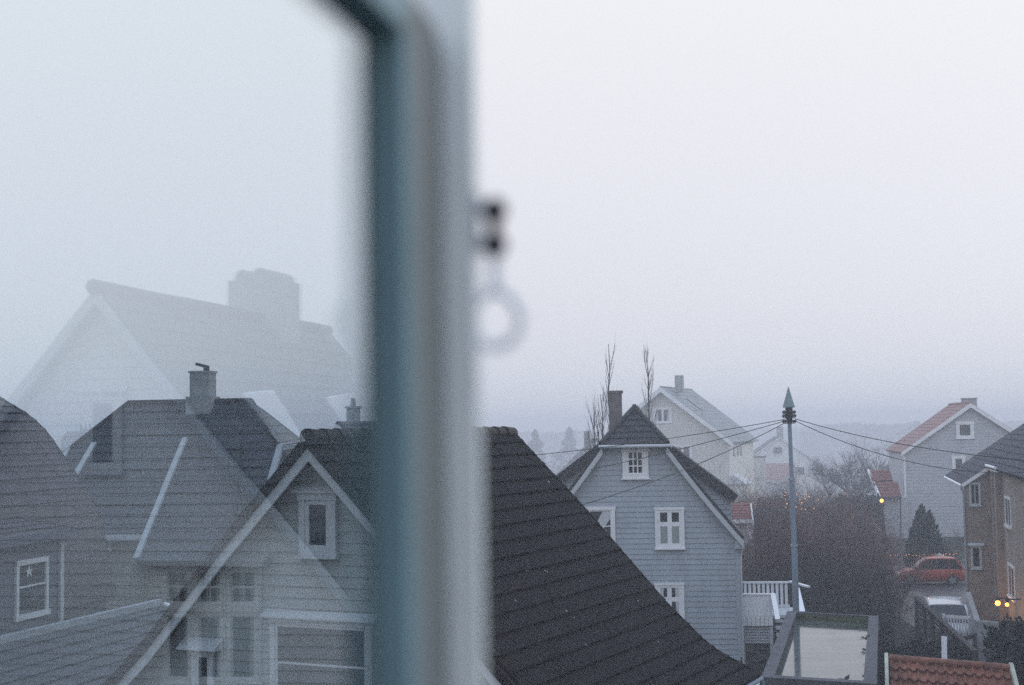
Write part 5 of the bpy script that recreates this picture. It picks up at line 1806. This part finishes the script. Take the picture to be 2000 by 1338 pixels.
# fairy lights
def fairy(label, pts, r=.05):
    T = Thing('fairy_lights', label, 'fairy lights', pts[0], 'strings of warm fairy lights')
    mb = MB(); mb.tube(pts, .008, 4, False); T.part('wire', mb, M_cable)
    for p in pts:
        mb = MB(); mb.ball(p, r * rnd.uniform(.6, 1.2), 6, 4); T.part('bulb', mb, M_bulb)
q = []
for (x, y) in ((1535, 962), (1533, 968), (1534, 975), (1537, 984), (1535, 991), (1548, 991), (1555, 990), (1556, 966), (1562, 976), (1566, 982), (1553, 978), (1562, 972), (1572, 974), (1575, 966), (1580, 970), (1573, 995), (1565, 994), (1590, 993), (1598, 977)):
    q.append(at(x, y, 79.5 + rnd.uniform(-.4, .4)))
fairy('warm fairy lights wound through the red-brown bush by the telephone pole', q, .033)
q = []
x = 1732
while x < 1872:
    q.append(at(x, 1086 - (x - 1732) * .03 + rnd.uniform(-1.5, 1.5), 82.5))
    x += rnd.uniform(4, 10)
fairy('row of warm fairy lights strung along just above the red car', q, .024)

# ================================================================== FOG, SKY, LIGHT
mb = MB(); mb.box(-900, 900, -40, 1300, -15, 18)

me = bpy.data.meshes.new('haze')
me.from_pydata([tuple(v) for v in mb.v], [], mb.f)
hm = bpy.data.materials.new('haze')
hm.use_nodes = True
nt = hm.node_tree
nt.nodes.remove(nt.nodes['Principled BSDF'])
pvn = nt.nodes.new('ShaderNodeVolumePrincipled')
pvn.inputs['Color'].default_value = (.93, .955, 1.0, 1)
pvn.inputs['Density'].default_value = .0024
pvn.inputs['Anisotropy'].default_value = 0
nt.links.new(pvn.outputs[0], nt.nodes['Material Output'].inputs['Volume'])
me.materials.append(hm)
hz = bpy.data.objects.new('haze', me); COL.objects.link(hz)
hz['kind'] = 'stuff'; hz['label'] = 'pale winter fog lying over the roofs and gardens'

w = bpy.data.worlds.new('World'); scene.world = w; w.use_nodes = True
nt = w.node_tree
bg = nt.nodes['Background']
sky = nt.nodes.new('ShaderNodeTexSky'); sky.sky_type = 'NISHITA'; sky.sun_disc = False
SUN_EL, SUN_ROT = R(24), R(60)
SKY_LO, SKY_HI = 8.5, 13.0
sky.sun_elevation = SUN_EL; sky.sun_rotation = SUN_ROT
sky.air_density = 1.0; sky.dust_density = 4.0
hs = nt.nodes.new('ShaderNodeHueSaturation'); hs.inputs['Saturation'].default_value = .25
nt.links.new(sky.outputs[0], hs.inputs['Color'])
# a closed sheet of cloud, three times as bright overhead as at the horizon
tc = nt.nodes.new('ShaderNodeTexCoord')
sp = nt.nodes.new('ShaderNodeSeparateXYZ'); nt.links.new(tc.outputs['Generated'], sp.inputs[0])
mr = nt.nodes.new('ShaderNodeMapRange')
mr.inputs['From Min'].default_value = 0; mr.inputs['From Max'].default_value = 1
mr.inputs['To Min'].default_value = SKY_LO; mr.inputs['To Max'].default_value = SKY_HI
nt.links.new(sp.outputs['Z'], mr.inputs['Value'])
vm = nt.nodes.new('ShaderNodeVectorMath'); vm.operation = 'SCALE'
vm.inputs[0].default_value = (1, 1, 1)
nt.links.new(mr.outputs[0], vm.inputs['Scale'])
cr = nt.nodes.new('ShaderNodeValToRGB')          # dusk: neutral low down, blue overhead
cr.color_ramp.elements[0].position = .30; cr.color_ramp.elements[0].color = (.975, .975, 1.015, 1)
cr.color_ramp.elements[1].position = .6; cr.color_ramp.elements[1].color = (.74, .88, 1.16, 1)
e_ = cr.color_ramp.elements.new(0.0); e_.color = (.94, .965, 1.06, 1)
nt.links.new(sp.outputs['Z'], cr.inputs['Fac'])
nt.links.new(cr.outputs['Color'], vm.inputs[0])
mx = nt.nodes.new('ShaderNodeMix'); mx.data_type = 'RGBA'; mx.inputs['Factor'].default_value = .88
nt.links.new(hs.outputs[0], mx.inputs['A'])
nt.links.new(vm.outputs[0], mx.inputs['B'])
nt.links.new(mx.outputs['Result'], bg.inputs['Color'])
bg.inputs['Strength'].default_value = .1
sd = bpy.data.lights.new('sun', 'SUN'); sd.energy = .5; sd.angle = R(20); sd.color = (1, .96, .9)
so = bpy.data.objects.new('sun', sd); COL.objects.link(so)
# light travels from the sun: sky rotation 0 = +Y, turning towards +X
sv = V((math.sin(SUN_ROT) * math.cos(SUN_EL), math.cos(SUN_ROT) * math.cos(SUN_EL), math.sin(SUN_EL)))
so.rotation_euler = (-sv).to_track_quat('-Z', 'Y').to_euler()
so.location = (0, 0, 60)

scene.view_settings.view_transform = 'Standard'
scene.view_settings.look = 'None'
scene.view_settings.exposure = 0
scene.view_settings.gamma = 1
scene.render.engine = 'CYCLES'
cy = scene.cycles
cy.use_denoising = False
cy.max_bounces = 8
cy.diffuse_bounces = 2
cy.glossy_bounces = 3
cy.transmission_bounces = 6
cy.transparent_max_bounces = 8
cy.volume_bounces = 3
cy.use_adaptive_sampling = False
cy.caustics_reflective = False
cy.caustics_refractive = False
